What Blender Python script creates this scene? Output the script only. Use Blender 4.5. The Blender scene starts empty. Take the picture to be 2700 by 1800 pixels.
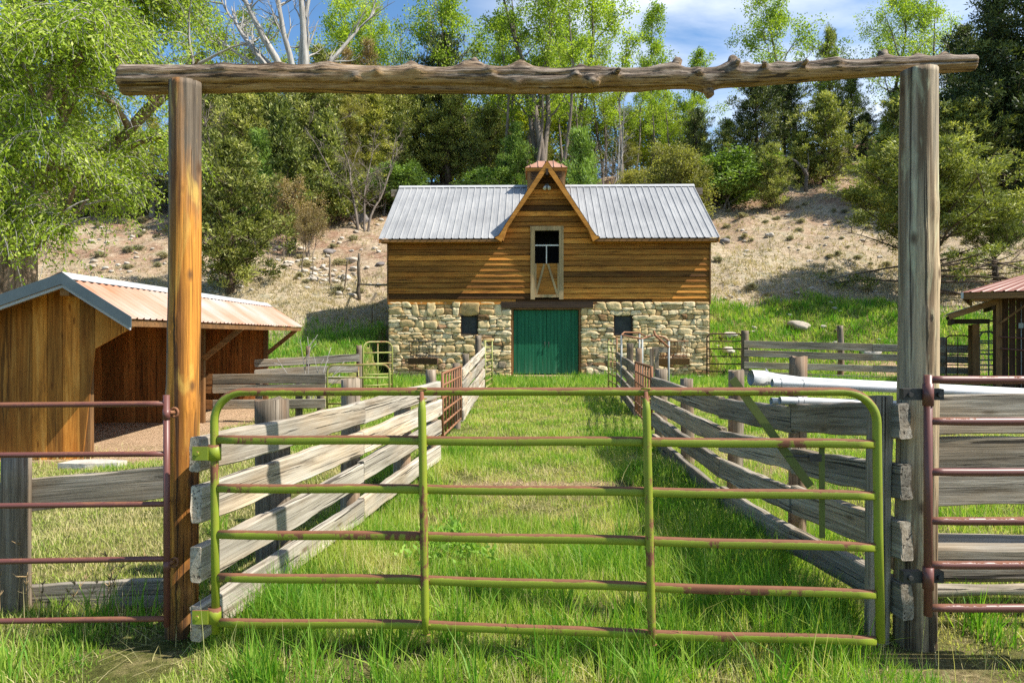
import bpy, math, random
import numpy as np
from mathutils import Vector, Matrix, noise, Quaternion
random.seed(7); RNG = np.random.default_rng(7)
SC = bpy.context.scene
COL = SC.collection
F_PX, CX, HOR, EYE = 1850.0, 1350.0, 885.0, 1.67     # focal length and horizon of the photograph (2700 px wide), eye height

def P(px, py, Y):
    return Vector(((px - CX) / F_PX * Y, Y, EYE + (HOR - py) / F_PX * Y))

# ------------------------------------------------------------------ scene graph helpers
def link(o, parent=None):
    COL.objects.link(o)
    if parent is not None:
        o.parent = parent
    return o

def tag(o, label=None, cat=None, group=None, kind=None):
    if label: o['label'] = label
    if cat: o['category'] = cat
    if group: o['group'] = group
    if kind: o['kind'] = kind
    return o

def thing(name, label, cat, loc=(0, 0, 0), rz=0.0, group=None):
    o = bpy.data.objects.new(name, None)
    o.empty_display_size = 0.2
    o.location = loc
    o.rotation_euler = (0, 0, rz)
    link(o)
    return tag(o, label, cat, group)

def copy_tree(o, parent=None):
    c = o.copy(); COL.objects.link(c)
    if parent is not None: c.parent = parent
    for ch in list(o.children):
        copy_tree(ch, c)
    return c

def np_mesh(name, V, quads=None, tris=None, tint=None, vtint=None, smooth=False):
    """big mesh from numpy arrays; tint is per face, vtint per vertex"""
    me = bpy.data.meshes.new(name)
    V = np.asarray(V, np.float32)
    nq = 0 if quads is None else len(quads)
    ntr = 0 if tris is None else len(tris)
    me.vertices.add(len(V)); me.vertices.foreach_set('co', V.ravel())
    loops = []
    if nq: loops.append(np.asarray(quads, np.int32).ravel())
    if ntr: loops.append(np.asarray(tris, np.int32).ravel())
    L = np.concatenate(loops)
    me.loops.add(len(L)); me.loops.foreach_set('vertex_index', L)
    me.polygons.add(nq + ntr)
    st = np.concatenate([np.arange(nq) * 4, nq * 4 + np.arange(ntr) * 3]).astype(np.int32)
    me.polygons.foreach_set('loop_start', st)
    me.update(calc_edges=True)
    if smooth: me.polygons.foreach_set('use_smooth', np.ones(nq + ntr, bool))
    if tint is not None:
        a = me.attributes.new('tint', 'FLOAT', 'FACE'); a.data.foreach_set('value', np.asarray(tint, np.float32))
    if vtint is not None:
        for k, arr in vtint.items():
            a = me.attributes.new(k, 'FLOAT', 'POINT'); a.data.foreach_set('value', np.asarray(arr, np.float32))
    return me

def obj(name, me, mat, parent=None, loc=(0, 0, 0)):
    o = bpy.data.objects.new(name, me)
    if mat is not None and not me.materials: me.materials.append(mat)
    o.location = loc
    return link(o, parent)

class MB:
    """collects shapes that belong to ONE mesh"""
    def __init__(s): s.v = []; s.f = []; s.t = []; s.sm = []
    def add(s, vs, fs, tint=0.5, smooth=False):
        n = len(s.v)
        s.v += [tuple(v) for v in vs]
        for f in fs:
            s.f.append([n + i for i in f]); s.t.append(tint); s.sm.append(smooth)
    def box(s, lo, hi, tint=0.5):
        x0, y0, z0 = lo; x1, y1, z1 = hi
        s.add([(x0,y0,z0),(x1,y0,z0),(x1,y1,z0),(x0,y1,z0),(x0,y0,z1),(x1,y0,z1),(x1,y1,z1),(x0,y1,z1)],
              [(3,2,1,0),(4,5,6,7),(0,1,5,4),(1,2,6,5),(2,3,7,6),(3,0,4,7)], tint)
    def beam(s, p0, p1, w, h, up=(0,0,1), tint=0.5, ch=0.0):
        p0 = Vector(p0); p1 = Vector(p1); d = (p1 - p0).normalized()
        u = Vector(up); sd = d.cross(u)
        if sd.length < 1e-4: sd = d.cross(Vector((0,1,0)))
        sd.normalize(); u = sd.cross(d).normalized()
        a, b = w / 2, h / 2
        if ch > 0:
            sec = [(-a+ch,-b),(a-ch,-b),(a,-b+ch),(a,b-ch),(a-ch,b),(-a+ch,b),(-a,b-ch),(-a,-b+ch)]
        else:
            sec = [(-a,-b),(a,-b),(a,b),(-a,b)]
        n = len(sec)
        vs = [p0 + sd*x + u*y for x, y in sec] + [p1 + sd*x + u*y for x, y in sec]
        fs = [(i, (i+1) % n, n + (i+1) % n, n + i) for i in range(n)] + [tuple(range(n))[::-1], tuple(range(n, 2*n))]
        s.add(vs, fs, tint)
    def tube(s, path, r, sides=8, tint=0.5, cap=True, smooth=True, flat=None):
        path = [Vector(p) for p in path]
        rs = r if isinstance(r, (list, tuple)) else [r] * len(path)
        n = len(path)
        vs = []
        prev = None
        for i in range(n):
            d = (path[min(i+1, n-1)] - path[max(i-1, 0)]).normalized()
            if prev is None:
                ref = Vector((0,0,1)) if abs(d.z) < 0.9 else Vector((1,0,0))
                a = d.cross(ref).normalized()
            else:
                a = (prev - d * prev.dot(d))
                a = a.normalized() if a.length > 1e-5 else d.orthogonal().normalized()
            prev = a
            b = d.cross(a)
            for k in range(sides):
                an = 2 * math.pi * k / sides
                vs.append(path[i] + (a * math.cos(an) + b * math.sin(an)) * rs[i])
        fs = []
        for i in range(n - 1):
            for k in range(sides):
                k2 = (k + 1) % sides
                fs.append((i*sides+k, i*sides+k2, (i+1)*sides+k2, (i+1)*sides+k))
        s.add(vs, fs, tint, smooth)
        if cap:
            b0 = len(s.v) - n * sides
            s.f.append([b0 + k for k in range(sides)][::-1]); s.t.append(tint); s.sm.append(False)
            e = b0 + (n-1) * sides
            s.f.append([e + k for k in range(sides)]); s.t.append(tint); s.sm.append(False)
    def prism(s, poly, ext, tint=0.5):
        ext = Vector(ext); n = len(poly)
        vs = [Vector(p) for p in poly] + [Vector(p) + ext for p in poly]
        fs = [tuple(range(n)), tuple(range(n, 2*n))[::-1]] + [(i, n+i, n+(i+1) % n, (i+1) % n) for i in range(n)]
        s.add(vs, fs, tint)
    def mesh(s, name):
        me = bpy.data.meshes.new(name)
        me.from_pydata(s.v, [], s.f)
        me.polygons.foreach_set('use_smooth', s.sm)
        a = me.attributes.new('tint', 'FLOAT', 'FACE'); a.data.foreach_set('value', s.t)
        me.update()
        import bmesh
        bm = bmesh.new(); bm.from_mesh(me); bmesh.ops.recalc_face_normals(bm, faces=bm.faces); bm.to_mesh(me); bm.free()
        return me
    def build(s, name, mat, parent=None, loc=(0,0,0)):
        off = Vector(loc)          # loc given: the shape is in world coordinates and gets its origin at loc
        if off.length > 0:
            s.v = [tuple(Vector(v) - off) for v in s.v]
            if parent is not None: off = off - Vector(parent.location)
        return obj(name, s.mesh(name), mat, parent, off)

def frame_of(d, up=(0, 0, 1)):
    """rotation whose X runs along d and Z close to up"""
    x = Vector(d).normalized(); y = Vector(up).cross(x)
    if y.length < 1e-4: y = Vector((0, 1, 0))
    y.normalize(); z = x.cross(y)
    return Matrix((x, y, z)).transposed()

def plank(name, p0, p1, h, t, mat, parent, seg=14, rough=0.006, up=(0,0,1), label=None, sag=0.0):
    """a rough sawn board as one object: local X along its length, Z its width"""
    base = Vector(parent.location) if parent is not None else Vector((0,0,0))
    p0 = Vector(p0) - base; p1 = Vector(p1) - base
    L = (p1 - p0).length
    off = random.uniform(0, 100)
    a, b, c = t/2, h/2, min(t, h) * 0.13
    sec = [(-a+c,-b),(a-c,-b),(a,-b+c),(a,-b*0.3),(a,b*0.3),(a,b-c),(a-c,b),(-a+c,b),(-a,b-c),(-a,b*0.3),(-a,-b*0.3),(-a,-b+c)]
    n = len(sec); V = []
    for i in range(seg + 1):
        x = L * i / seg
        wob = noise.noise(Vector((x*0.7+off, 0, 0))) * rough * 2.0
        wz = noise.noise(Vector((x*0.5, off, 0))) * rough * 2.2 - sag * math.sin(math.pi * i / seg)
        for j, (y, z) in enumerate(sec):
            ny = noise.noise(Vector((x*3+off, y*20, z*9))) * rough * 0.5
            nz = noise.noise(Vector((x*4, off+y*9, z*7))) * rough
            xx = x
            if i in (0, seg): xx += noise.noise(Vector((off, y*30, z*14))) * 0.012
            V.append((xx, y + wob + ny, z + wz + nz))
    Fc = []
    for i in range(seg):
        for j in range(n):
            k = (j+1) % n
            Fc.append((i*n+j, i*n+k, (i+1)*n+k, (i+1)*n+j))
    Fc.append(tuple(range(n))[::-1]); Fc.append(tuple(range(seg*n, seg*n+n)))
    me = bpy.data.meshes.new(name); me.from_pydata(V, [], [f[::-1] for f in Fc]); me.update()
    o = bpy.data.objects.new(name, me); me.materials.append(mat)
    o.matrix_local = Matrix.Translation(p0) @ frame_of(p1 - p0, up).to_4x4()
    link(o, parent)
    if label: o['label'] = label
    return o

def post(name, x, y, z0, z1, r, mat, parent, lean=(0,0), sides=18, rough=0.06, square=False, label=None, crook=0.0):
    """weathered round or squared post, local origin at its foot"""
    base = Vector(parent.location) if parent is not None else Vector((0,0,0))
    h = z1 - z0; seg = max(8, int(h / 0.12)); V = []; off = random.uniform(0, 99)
    for i in range(seg+1):
        z = h * i / seg; t = i / seg
        cxx = lean[0]*t + crook*math.sin(t*3.0)*0.5 + noise.noise(Vector((z*0.8+off,1,1)))*r*0.12
        cyy = lean[1]*t + noise.noise(Vector((z*0.8+off,7,1)))*r*0.12
        for k in range(sides):
            an = 2*math.pi*k/sides
            if square:
                m = max(abs(math.cos(an)), abs(math.sin(an))); rr = r*min(1/m, 1.36)
            else: rr = r
            rr *= 1 + rough*noise.noise(Vector((math.cos(an)*2.2+off, math.sin(an)*2.2, z*0.9))) + rough*0.5*noise.noise(Vector((math.cos(an)*7+off, math.sin(an)*7, z*0.5)))
            rr *= 1.04 - 0.06*t
            zz = z + (noise.noise(Vector((math.cos(an)*2+off, math.sin(an)*2, 5)))*r*0.25 if i == seg else 0)
            V.append((cxx+rr*math.cos(an), cyy+rr*math.sin(an), zz))
    Fc = [(i*sides+k, i*sides+(k+1)%sides, (i+1)*sides+(k+1)%sides, (i+1)*sides+k) for i in range(seg) for k in range(sides)]
    top = len(V); V.append((cxx, cyy, h - r*0.05))
    Fc += [(seg*sides+k, seg*sides+(k+1)%sides, top) for k in range(sides)]
    me = bpy.data.meshes.new(name); me.from_pydata(V, [], Fc)
    me.polygons.foreach_set('use_smooth', [len(f) == 4 for f in Fc]); me.update()
    o = bpy.data.objects.new(name, me); me.materials.append(mat)
    o.location = Vector((x, y, z0)) - base
    link(o, parent)
    if label: o['label'] = label
    return o

# ------------------------------------------------------------------ terrain
def sm(a, b, x):
    t = np.clip((np.asarray(x, float) - a) / (b - a), 0, 1); return t*t*(3-2*t)
def und(x, y):
    return (np.sin(x*0.31+1.3)*np.cos(y*0.27) + 0.6*np.sin(x*0.77+y*0.5) + 0.4*np.sin(x*1.7-y*1.3+2) + 0.25*np.sin(x*3.1+y*2.7))
def H(x, y):
    x = np.asarray(x, float); y = np.asarray(y, float)
    inb = sm(-5.2, -4.6, x) * (1 - sm(7.1, 7.7, x))
    y0 = 20.3 + (26.3-20.3)*inb
    y0 = y0 + (25.4 - y0) * sm(7.1, 8.0, x)
    y1 = 32.3 - 1.1 * sm(6.5, 8.5, x)
    t = np.clip((y - y0) / (y1 - y0), 0, 1)
    z = 3.0 * (0.65*t + 0.35*t*t*(3-2*t))
    s = 0.44 + 0.10*sm(12, 30, x) + 0.02*sm(-8, -20, x)
    yc = 58.0
    z = z + s*np.clip(np.minimum(y, yc) - y1, 0, None) - 0.10*np.clip(y - yc, 0, 60)
    hill = sm(20, 34, y)
    z = z + und(x, y) * (0.012 + 0.15*hill) + 0.06*hill*np.sin(x*2.9+y*1.7)*np.sin(y*3.1-x*0.9) + 0.10*hill*np.sin(x*0.9+0.6*np.sin(y*0.5))*np.clip(np.sin(x*0.45+2),0,1)
    z = z - 0.15*sm(-3.4, -5.2, x)*(1 - sm(18, 23, y))
    z = z + 0.09*sm(7.35, 7.6, y + 0.12*np.sin(x*2.3))
    z = z + 0.05*sm(20, 24, y)*(1-hill)
    return z
def hz(x, y): return float(H(x, y))
def hit(px, py):
    dx = (px-CX)/F_PX; dz = (HOR-py)/F_PX
    Y = np.arange(3.0, 110.0, 0.04)
    d = EYE + dz*Y - H(dx*Y, Y)
    idx = np.where(d < 0)[0]
    yy = Y[idx[0]] if len(idx) else 57.0
    return Vector((dx*yy, yy, hz(dx*yy, yy)))

# ------------------------------------------------------------------ material helpers
class NT:
    def __init__(s, name):
        s.m = bpy.data.materials.new(name); s.m.use_nodes = True
        s.t = s.m.node_tree; s.t.nodes.clear()
        s.out = s.t.nodes.new('ShaderNodeOutputMaterial')
        s.p = s.t.nodes.new('ShaderNodeBsdfPrincipled')
        s.t.links.new(s.p.outputs[0], s.out.inputs[0])
    def n(s, typ, **kw):
        nd = s.t.nodes.new('ShaderNode' + typ)
        for k, v in kw.items(): setattr(nd, k, v)
        return nd
    def put(s, sock, v):
        if isinstance(v, bpy.types.NodeSocket): s.t.links.new(v, sock)
        elif isinstance(v, (tuple, list)):
            v = tuple(v)
            if len(sock.default_value) == 4 and len(v) == 3: v = v + (1,)
            sock.default_value = v
        else: sock.default_value = v
    def math(s, op, a, b=None, c=None, clamp=False):
        nd = s.n('Math', operation=op, use_clamp=clamp)
        s.put(nd.inputs[0], a)
        if b is not None: s.put(nd.inputs[1], b)
        if c is not None: s.put(nd.inputs[2], c)
        return nd.outputs[0]
    def mix(s, f, a, b, typ='MIX'):
        nd = s.n('Mix', data_type='RGBA', blend_type=typ)
        s.put(nd.inputs[0], f); s.put(nd.inputs[6], a); s.put(nd.inputs[7], b)
        return nd.outputs[2]
    def coord(s, scale=(1,1,1), rnd=True, which='Object'):
        tc = s.n('TexCoord'); mp = s.n('Mapping'); s.put(mp.inputs[0], tc.outputs[which]); mp.inputs['Scale'].default_value = scale
        if rnd:
            oi = s.n('ObjectInfo'); k = s.math('MULTIPLY', oi.outputs['Random'], 37.0)
            cb = s.n('CombineXYZ'); 
            for i in range(3): s.put(cb.inputs[i], k)
            s.put(mp.inputs['Location'], cb.outputs[0])
        return mp.outputs[0]
    def noise(s, vec, scale=1.0, detail=5.0, rough=0.6, dist=0.0):
        nd = s.n('TexNoise'); s.put(nd.inputs['Vector'], vec); nd.inputs['Scale'].default_value = scale
        nd.inputs['Detail'].default_value = detail; nd.inputs['Roughness'].default_value = rough; nd.inputs['Distortion'].default_value = dist
        return nd.outputs['Fac']
    def vor(s, vec, scale=1.0, feat='F1', out='Distance'):
        nd = s.n('TexVoronoi', feature=feat); s.put(nd.inputs['Vector'], vec); nd.inputs['Scale'].default_value = scale
        return nd.outputs[out]
    def ramp(s, f, stops, interp='LINEAR'):
        nd = s.n('ValToRGB'); cr = nd.color_ramp; cr.interpolation = interp
        while len(cr.elements) > 1: cr.elements.remove(cr.elements[-1])
        for i, (p, c) in enumerate(stops):
            e = cr.elements[0] if i == 0 else cr.elements.new(p)
            e.position = p; e.color = (c, c, c, 1) if not isinstance(c, (tuple, list)) else (tuple(c) + (1,) if len(c) == 3 else c)
        s.put(nd.inputs[0], f)
        return nd.outputs[0]
    def rng(s, f, a, b, c=0.0, d=1.0):
        nd = s.n('MapRange'); s.put(nd.inputs[0], f)
        for i, v in enumerate((a, b, c, d)): nd.inputs[1+i].default_value = v
        return nd.outputs[0]
    def attr(s, name):
        return s.n('Attribute', attribute_name=name).outputs['Fac']
    def bump(s, h, strength=0.4, dist=0.01):
        nd = s.n('Bump'); nd.inputs['Strength'].default_value = strength; nd.inputs['Distance'].default_value = dist
        s.put(nd.inputs['Height'], h); s.t.links.new(nd.outputs[0], s.p.inputs['Normal'])
    def done(s, col, rough=0.8, metal=0.0, spec=0.3):
        s.put(s.p.inputs['Base Color'], col); s.put(s.p.inputs['Roughness'], rough); s.put(s.p.inputs['Metallic'], metal)
        s.p.inputs['Specular IOR Level'].default_value = spec
        return s.m

def sc3(axis, lng, crs):
    return {'X': (lng, crs, crs), 'Y': (crs, lng, crs), 'Z': (crs, crs, lng)}[axis]

def wood(name, dark, mid, light, warm=(0.3,0.15,0.05), warm_amt=0.35, axis='X', fine=22.0, crack=0.5, tint_amt=0.0, knots=True, bump=0.5, varobj=0.3, rough=0.85, patch=1.0):
    m = NT(name)
    g1 = m.noise(m.coord(sc3(axis, 0.7, fine)), 1.0, 8, 0.72, 0.9)
    g2 = m.noise(m.coord(sc3(axis, 1.6, fine*3.2)), 1.0, 4, 0.7, 0.4)
    g = m.math('ADD', m.math('MULTIPLY', g1, 0.6), m.math('MULTIPLY', g2, 0.4))
    col = m.ramp(g, [(0.34, dark), (0.49, mid), (0.66, light)])
    w = m.noise(m.coord(sc3(axis, 0.8, 3.0)), 1.0, 4, 0.6)
    col = m.mix(m.rng(w, 0.48, 0.72, 0, warm_amt), col, m.mix(1.0, m.ramp(g, [(0.34, 0.55), (0.6, 1.25)]), warm, 'MULTIPLY'))
    st = m.noise(m.coord(sc3(axis, 0.35, 1.5)), 2.0, 3, 0.5)
    col = m.mix(patch, col, m.ramp(st, [(0.3, 0.66), (0.6, 1.15)]), 'MULTIPLY')
    c = m.noise(m.coord(sc3(axis, 0.4, fine*1.5)), 1.0, 4, 0.55, 1.3)
    cm = m.rng(c, 0.615, 0.65)
    col = m.mix(m.math('MULTIPLY', cm, crack), col, tuple(x*0.18 for x in dark))
    hgt = m.math('SUBTRACT', g, m.math('MULTIPLY', cm, 0.9))
    if knots:
        v = m.vor(m.coord(sc3(axis, 1.6, 6.0)), 1.0)
        kn = m.rng(v, 0.05, 0.12, 1, 0)
        col = m.mix(m.math('MULTIPLY', kn, 0.8), col, tuple(x*0.3 for x in warm))
    if tint_amt > 0:
        tt = m.attr('tint')
        col = m.mix(1.0, col, m.ramp(tt, [(0.0, (1-tint_amt,)*3), (1.0, (1+tint_amt*0.75,)*3)]), 'MULTIPLY')
    oi = m.n('ObjectInfo')
    col = m.mix(1.0, col, m.ramp(oi.outputs['Random'], [(0, (1-varobj,)*3), (1, (1+varobj*0.5,)*3)]), 'MULTIPLY')
    m.bump(hgt, bump, 0.008)
    return m.done(col, rough)

MAT = {}
MAT['board'] = wood('weathered_board', (0.06,0.048,0.034), (0.25,0.215,0.165), (0.47,0.425,0.35), (0.34,0.23,0.12), 0.6, crack=0.85, bump=0.9)
MAT['board_pale'] = wood('sun_bleached_board', (0.11,0.085,0.06), (0.40,0.355,0.285), (0.60,0.555,0.47), (0.46,0.31,0.16), 0.6, crack=0.85, bump=0.9)
MAT['post_grey'] = wood('weathered_post', (0.05,0.038,0.026), (0.19,0.15,0.105), (0.36,0.305,0.235), (0.25,0.13,0.06), 0.7, axis='Z')
MAT['orange_end'] = wood('orange_stained_board', (0.12,0.05,0.015), (0.30,0.13,0.04), (0.42,0.22,0.09), (0.2,0.08,0.02), 0.5)
MAT['timber'] = wood('brown_timber', (0.09,0.045,0.018), (0.21,0.105,0.04), (0.33,0.18,0.07), (0.32,0.13,0.03), 0.5)
MAT['timber_z'] = wood('brown_upright', (0.09,0.045,0.018), (0.2,0.10,0.038), (0.3,0.17,0.065), (0.32,0.13,0.03), 0.5, axis='Z')
MAT['trim'] = wood('pale_trim', (0.2,0.13,0.06), (0.38,0.27,0.14), (0.5,0.37,0.2), (0.4,0.22,0.08), 0.4, axis='Z', knots=False, crack=0.3)
MAT['siding'] = wood('stained_lap_siding', (0.13,0.05,0.010), (0.36,0.145,0.022), (0.56,0.275,0.055), (0.47,0.15,0.018), 0.6, fine=11, crack=0.8, tint_amt=0.82, varobj=0.0, patch=0.7)
MAT['shed_wall'] = wood('stained_shed_planks', (0.13,0.045,0.008), (0.38,0.15,0.022), (0.60,0.30,0.07), (0.46,0.14,0.016), 0.6, axis='Z', fine=9, crack=0.6, tint_amt=0.5, varobj=0.05)
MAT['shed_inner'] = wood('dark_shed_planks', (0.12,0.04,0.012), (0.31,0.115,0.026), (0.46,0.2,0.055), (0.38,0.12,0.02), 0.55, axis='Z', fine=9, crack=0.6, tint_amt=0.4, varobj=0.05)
MAT['stall_wall'] = wood('dark_stall_planks', (0.03,0.014,0.008), (0.085,0.04,0.02), (0.15,0.075,0.035), (0.14,0.06,0.02), 0.5, axis='Z', tint_amt=0.3)
MAT['fascia'] = wood('orange_fascia', (0.22,0.085,0.015), (0.42,0.18,0.03), (0.55,0.27,0.06), (0.5,0.18,0.02), 0.5, fine=18, crack=0.3, knots=False, varobj=0.1)

def two_tone_post(name, base, left, streak, dark_foot, hgt):
    """round gate post: grey weathered flank, stripped orange wood, dark streaks"""
    m = NT(name)
    tc = m.n('TexCoord'); sp = m.n('SeparateXYZ'); m.put(sp.inputs[0], tc.outputs['Object'])
    g = m.math('ADD', m.math('MULTIPLY', m.noise(m.coord((30,30,0.8), False), 1, 8, 0.72, 0.8), 0.6), m.math('MULTIPLY', m.noise(m.coord((95,95,2.0), False), 1, 4, 0.7), 0.4))
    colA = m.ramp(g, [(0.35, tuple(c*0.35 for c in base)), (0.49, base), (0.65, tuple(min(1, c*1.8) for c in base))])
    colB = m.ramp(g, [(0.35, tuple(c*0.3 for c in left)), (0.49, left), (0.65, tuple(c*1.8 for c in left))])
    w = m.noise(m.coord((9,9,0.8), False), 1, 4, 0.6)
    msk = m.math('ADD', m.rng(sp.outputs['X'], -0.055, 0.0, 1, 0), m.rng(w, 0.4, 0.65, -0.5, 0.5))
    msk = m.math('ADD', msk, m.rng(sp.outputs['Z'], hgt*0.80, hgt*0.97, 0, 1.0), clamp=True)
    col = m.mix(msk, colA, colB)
    s2 = m.noise(m.coord((13,13,0.55), False), 1, 3, 0.5, 0.8)
    col = m.mix(m.rng(s2, 0.49, 0.62, 0, 0.85), col, streak)
    pale = m.noise(m.coord((8,8,1.6), False), 1.3, 4, 0.6, 0.6)
    col = m.mix(m.rng(pale, 0.55, 0.70, 0, 0.55), col, tuple(min(0.7, c*2.1+0.04) for c in base))
    c = m.noise(m.coord((34,34,0.45), False), 1, 4, 0.55, 1.0); cm = m.rng(c, 0.60, 0.635)
    col = m.mix(m.math('MULTIPLY', cm, 0.8), col, (0.02,0.012,0.008))
    kv = m.vor(m.coord((7,7,3.6), False), 1.0); kn = m.rng(kv, 0.06, 0.17, 1, 0)
    col = m.mix(m.math('MULTIPLY', kn, 0.8), col, (0.07,0.035,0.015))
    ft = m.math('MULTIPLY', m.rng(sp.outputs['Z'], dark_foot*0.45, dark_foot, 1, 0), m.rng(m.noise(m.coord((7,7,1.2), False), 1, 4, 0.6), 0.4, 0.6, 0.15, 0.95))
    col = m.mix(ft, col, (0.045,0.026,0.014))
    m.bump(m.math('SUBTRACT', g, cm), 0.7, 0.012)
    return m.done(col, 0.75)
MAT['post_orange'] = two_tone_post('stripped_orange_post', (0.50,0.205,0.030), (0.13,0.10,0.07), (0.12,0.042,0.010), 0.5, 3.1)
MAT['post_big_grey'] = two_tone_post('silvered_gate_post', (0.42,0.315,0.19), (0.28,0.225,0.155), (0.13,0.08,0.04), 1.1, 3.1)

def log_mat():
    m = NT('weathered_log')
    tc = m.n('TexCoord'); sp = m.n('SeparateXYZ'); m.put(sp.inputs[0], tc.outputs['Normal'])
    g = m.math('ADD', m.math('MULTIPLY', m.noise(m.coord((2.2,34,34), False), 1, 8, 0.75, 1.2), 0.6), m.math('MULTIPLY', m.noise(m.coord((9,60,60), False), 1, 4, 0.7), 0.4))
    top = m.ramp(g, [(0.37, (0.03,0.02,0.013)), (0.49, (0.15,0.108,0.074)), (0.66, (0.46,0.38,0.30))])
    bot = m.ramp(g, [(0.37, (0.10,0.05,0.018)), (0.49, (0.38,0.22,0.085)), (0.66, (0.60,0.40,0.19))])
    w = m.noise(m.coord((1.1,6,6), False), 1, 4, 0.6)
    k = m.math('ADD', m.rng(sp.outputs['Z'], -0.35, 0.15, 0, 1), m.rng(w, 0.35, 0.65, -0.4, 0.4), clamp=True)
    col = m.mix(k, bot, top)
    c = m.noise(m.coord((1.1,30,30), False), 1, 5, 0.6, 1.6); cm = m.rng(c, 0.58, 0.62)
    col = m.mix(m.math('MULTIPLY', cm, 0.85), col, (0.025,0.015,0.01))
    m.bump(m.math('SUBTRACT', g, cm), 0.9, 0.015)
    return m.done(col, 0.85)
MAT['log'] = log_mat()

def paint_rust(name, paint, paint2, rust, amount=0.5, top=0.35, rough=0.5, scale=7.0, axis=None):
    m = NT(name)
    tc = m.n('TexCoord'); sp = m.n('SeparateXYZ'); m.put(sp.inputs[0], tc.outputs['Normal'])
    v = m.coord((1,1,1), True) if axis is None else m.coord(axis, True)
    a = m.noise(v, scale, 8, 0.7)
    b = m.noise(v, scale*0.16, 3, 0.5)
    s = m.noise(m.coord((14,14,1.0) if axis is None else axis, True), 3.0, 4, 0.6)
    e = m.math('ADD', m.math('MULTIPLY', a, 0.55), m.math('MULTIPLY', b, 0.45))
    e = m.math('ADD', e, m.rng(sp.outputs['Z'], 0.25, 0.85, 0, top))
    e = m.math('ADD', e, m.math('MULTIPLY', m.math('SUBTRACT', s, 0.5), 0.25))
    k = m.rng(e, 0.665 - amount*0.22, 0.70 - amount*0.22)
    pc = m.mix(m.noise(v, scale*0.5, 4, 0.6), paint, paint2)
    rc = m.mix(m.noise(v, scale*1.7, 5, 0.6), rust, tuple(c*0.45 for c in rust))
    fr = m.math('MULTIPLY', m.rng(e, 0.60 - amount*0.22, 0.67 - amount*0.22), 0.32)
    pc = m.mix(fr, pc, tuple(p*0.5+r*0.5 for p, r in zip(paint, rust)))
    col = m.mix(k, pc, rc)
    m.bump(m.math('ADD', m.math('MULTIPLY', k, -0.5), m.math('MULTIPLY', a, 0.4)), 0.25, 0.004)
    return m.done(col, m.rng(k, 0, 1, rough, 0.85), 0, 0.4)
MAT['green_paint'] = paint_rust('worn_green_paint', (0.26,0.315,0.024), (0.17,0.215,0.016), (0.25,0.10,0.05), 0.52, 0.32)
MAT['green_dark'] = paint_rust('dull_green_paint', (0.10,0.13,0.02), (0.07,0.09,0.015), (0.13,0.07,0.04), 0.4, 0.1)
MAT['green_far'] = paint_rust('faded_green_paint', (0.30,0.33,0.09), (0.22,0.24,0.06), (0.30,0.15,0.07), 0.5, 0.1)
MAT['rust_red'] = paint_rust('brown_red_pipe', (0.165,0.062,0.05), (0.12,0.045,0.036), (0.25,0.10,0.055), 0.3, 0.12, 0.4)
MAT['rust'] = paint_rust('rusty_iron', (0.26,0.115,0.05), (0.19,0.075,0.035), (0.30,0.15,0.075), 0.5, 0.1, 0.8)
MAT['dark_rust'] = paint_rust('dark_rusty_iron', (0.10,0.055,0.035), (0.065,0.035,0.024), (0.17,0.08,0.045), 0.4, 0.1, 0.8)
MAT['galv'] = paint_rust('grey_galvanised_pipe', (0.33,0.35,0.33), (0.24,0.25,0.23), (0.2,0.17,0.12), 0.2, 0.0, 0.45)

def metal_sheet(name, c1, c2, c3, rough, scale, axis=(1,1,1), metal=0.0, amt=1.0):
    m = NT(name)
    a = m.noise(m.coord(axis, False), scale, 6, 0.65)
    b = m.noise(m.coord((1,1,1), False), 0.7, 3, 0.5)
    e = m.math('ADD', m.math('MULTIPLY', a, 0.5), m.math('MULTIPLY', b, 0.5))
    col = m.ramp(e, [(0.36, c1), (0.5, c2), (0.64, c3)])
    return m.done(col, m.rng(a, 0.3, 0.7, rough, rough+0.15), metal, 0.4)
MAT['roof_grey'] = metal_sheet('grey_ribbed_steel', (0.23,0.232,0.235), (0.285,0.287,0.288), (0.34,0.34,0.338), 0.45, 2.2, (3,0.6,0.6))
MAT['roof_faded'] = metal_sheet('faded_orange_steel', (0.43,0.175,0.09), (0.44,0.285,0.21), (0.42,0.385,0.365), 0.5, 1.0, (0.5,2.0,0.5))
MAT['roof_red'] = metal_sheet('dull_red_steel', (0.17,0.06,0.04), (0.23,0.09,0.062), (0.30,0.14,0.10), 0.45, 1.5, (2,0.5,0.5))
MAT['copper'] = metal_sheet('copper_brown_steel', (0.30,0.14,0.08), (0.38,0.20,0.13), (0.42,0.27,0.19), 0.45, 2)
MAT['rake_trim'] = metal_sheet('slate_blue_trim', (0.055,0.075,0.085), (0.075,0.10,0.112), (0.11,0.14,0.15), 0.35, 2)
MAT['silver_cap'] = metal_sheet('silver_ridge_cap', (0.33,0.335,0.34), (0.40,0.40,0.40), (0.46,0.46,0.45), 0.4, 3)
MAT['aluminium'] = metal_sheet('dull_aluminium', (0.40,0.41,0.41), (0.52,0.52,0.51), (0.60,0.60,0.58), 0.42, 4, (1,6,6), 0.15)
MAT['translucent_panel'] = metal_sheet('pale_roof_panel', (0.40,0.37,0.28), (0.46,0.43,0.33), (0.5,0.46,0.36), 0.5, 3)

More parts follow.
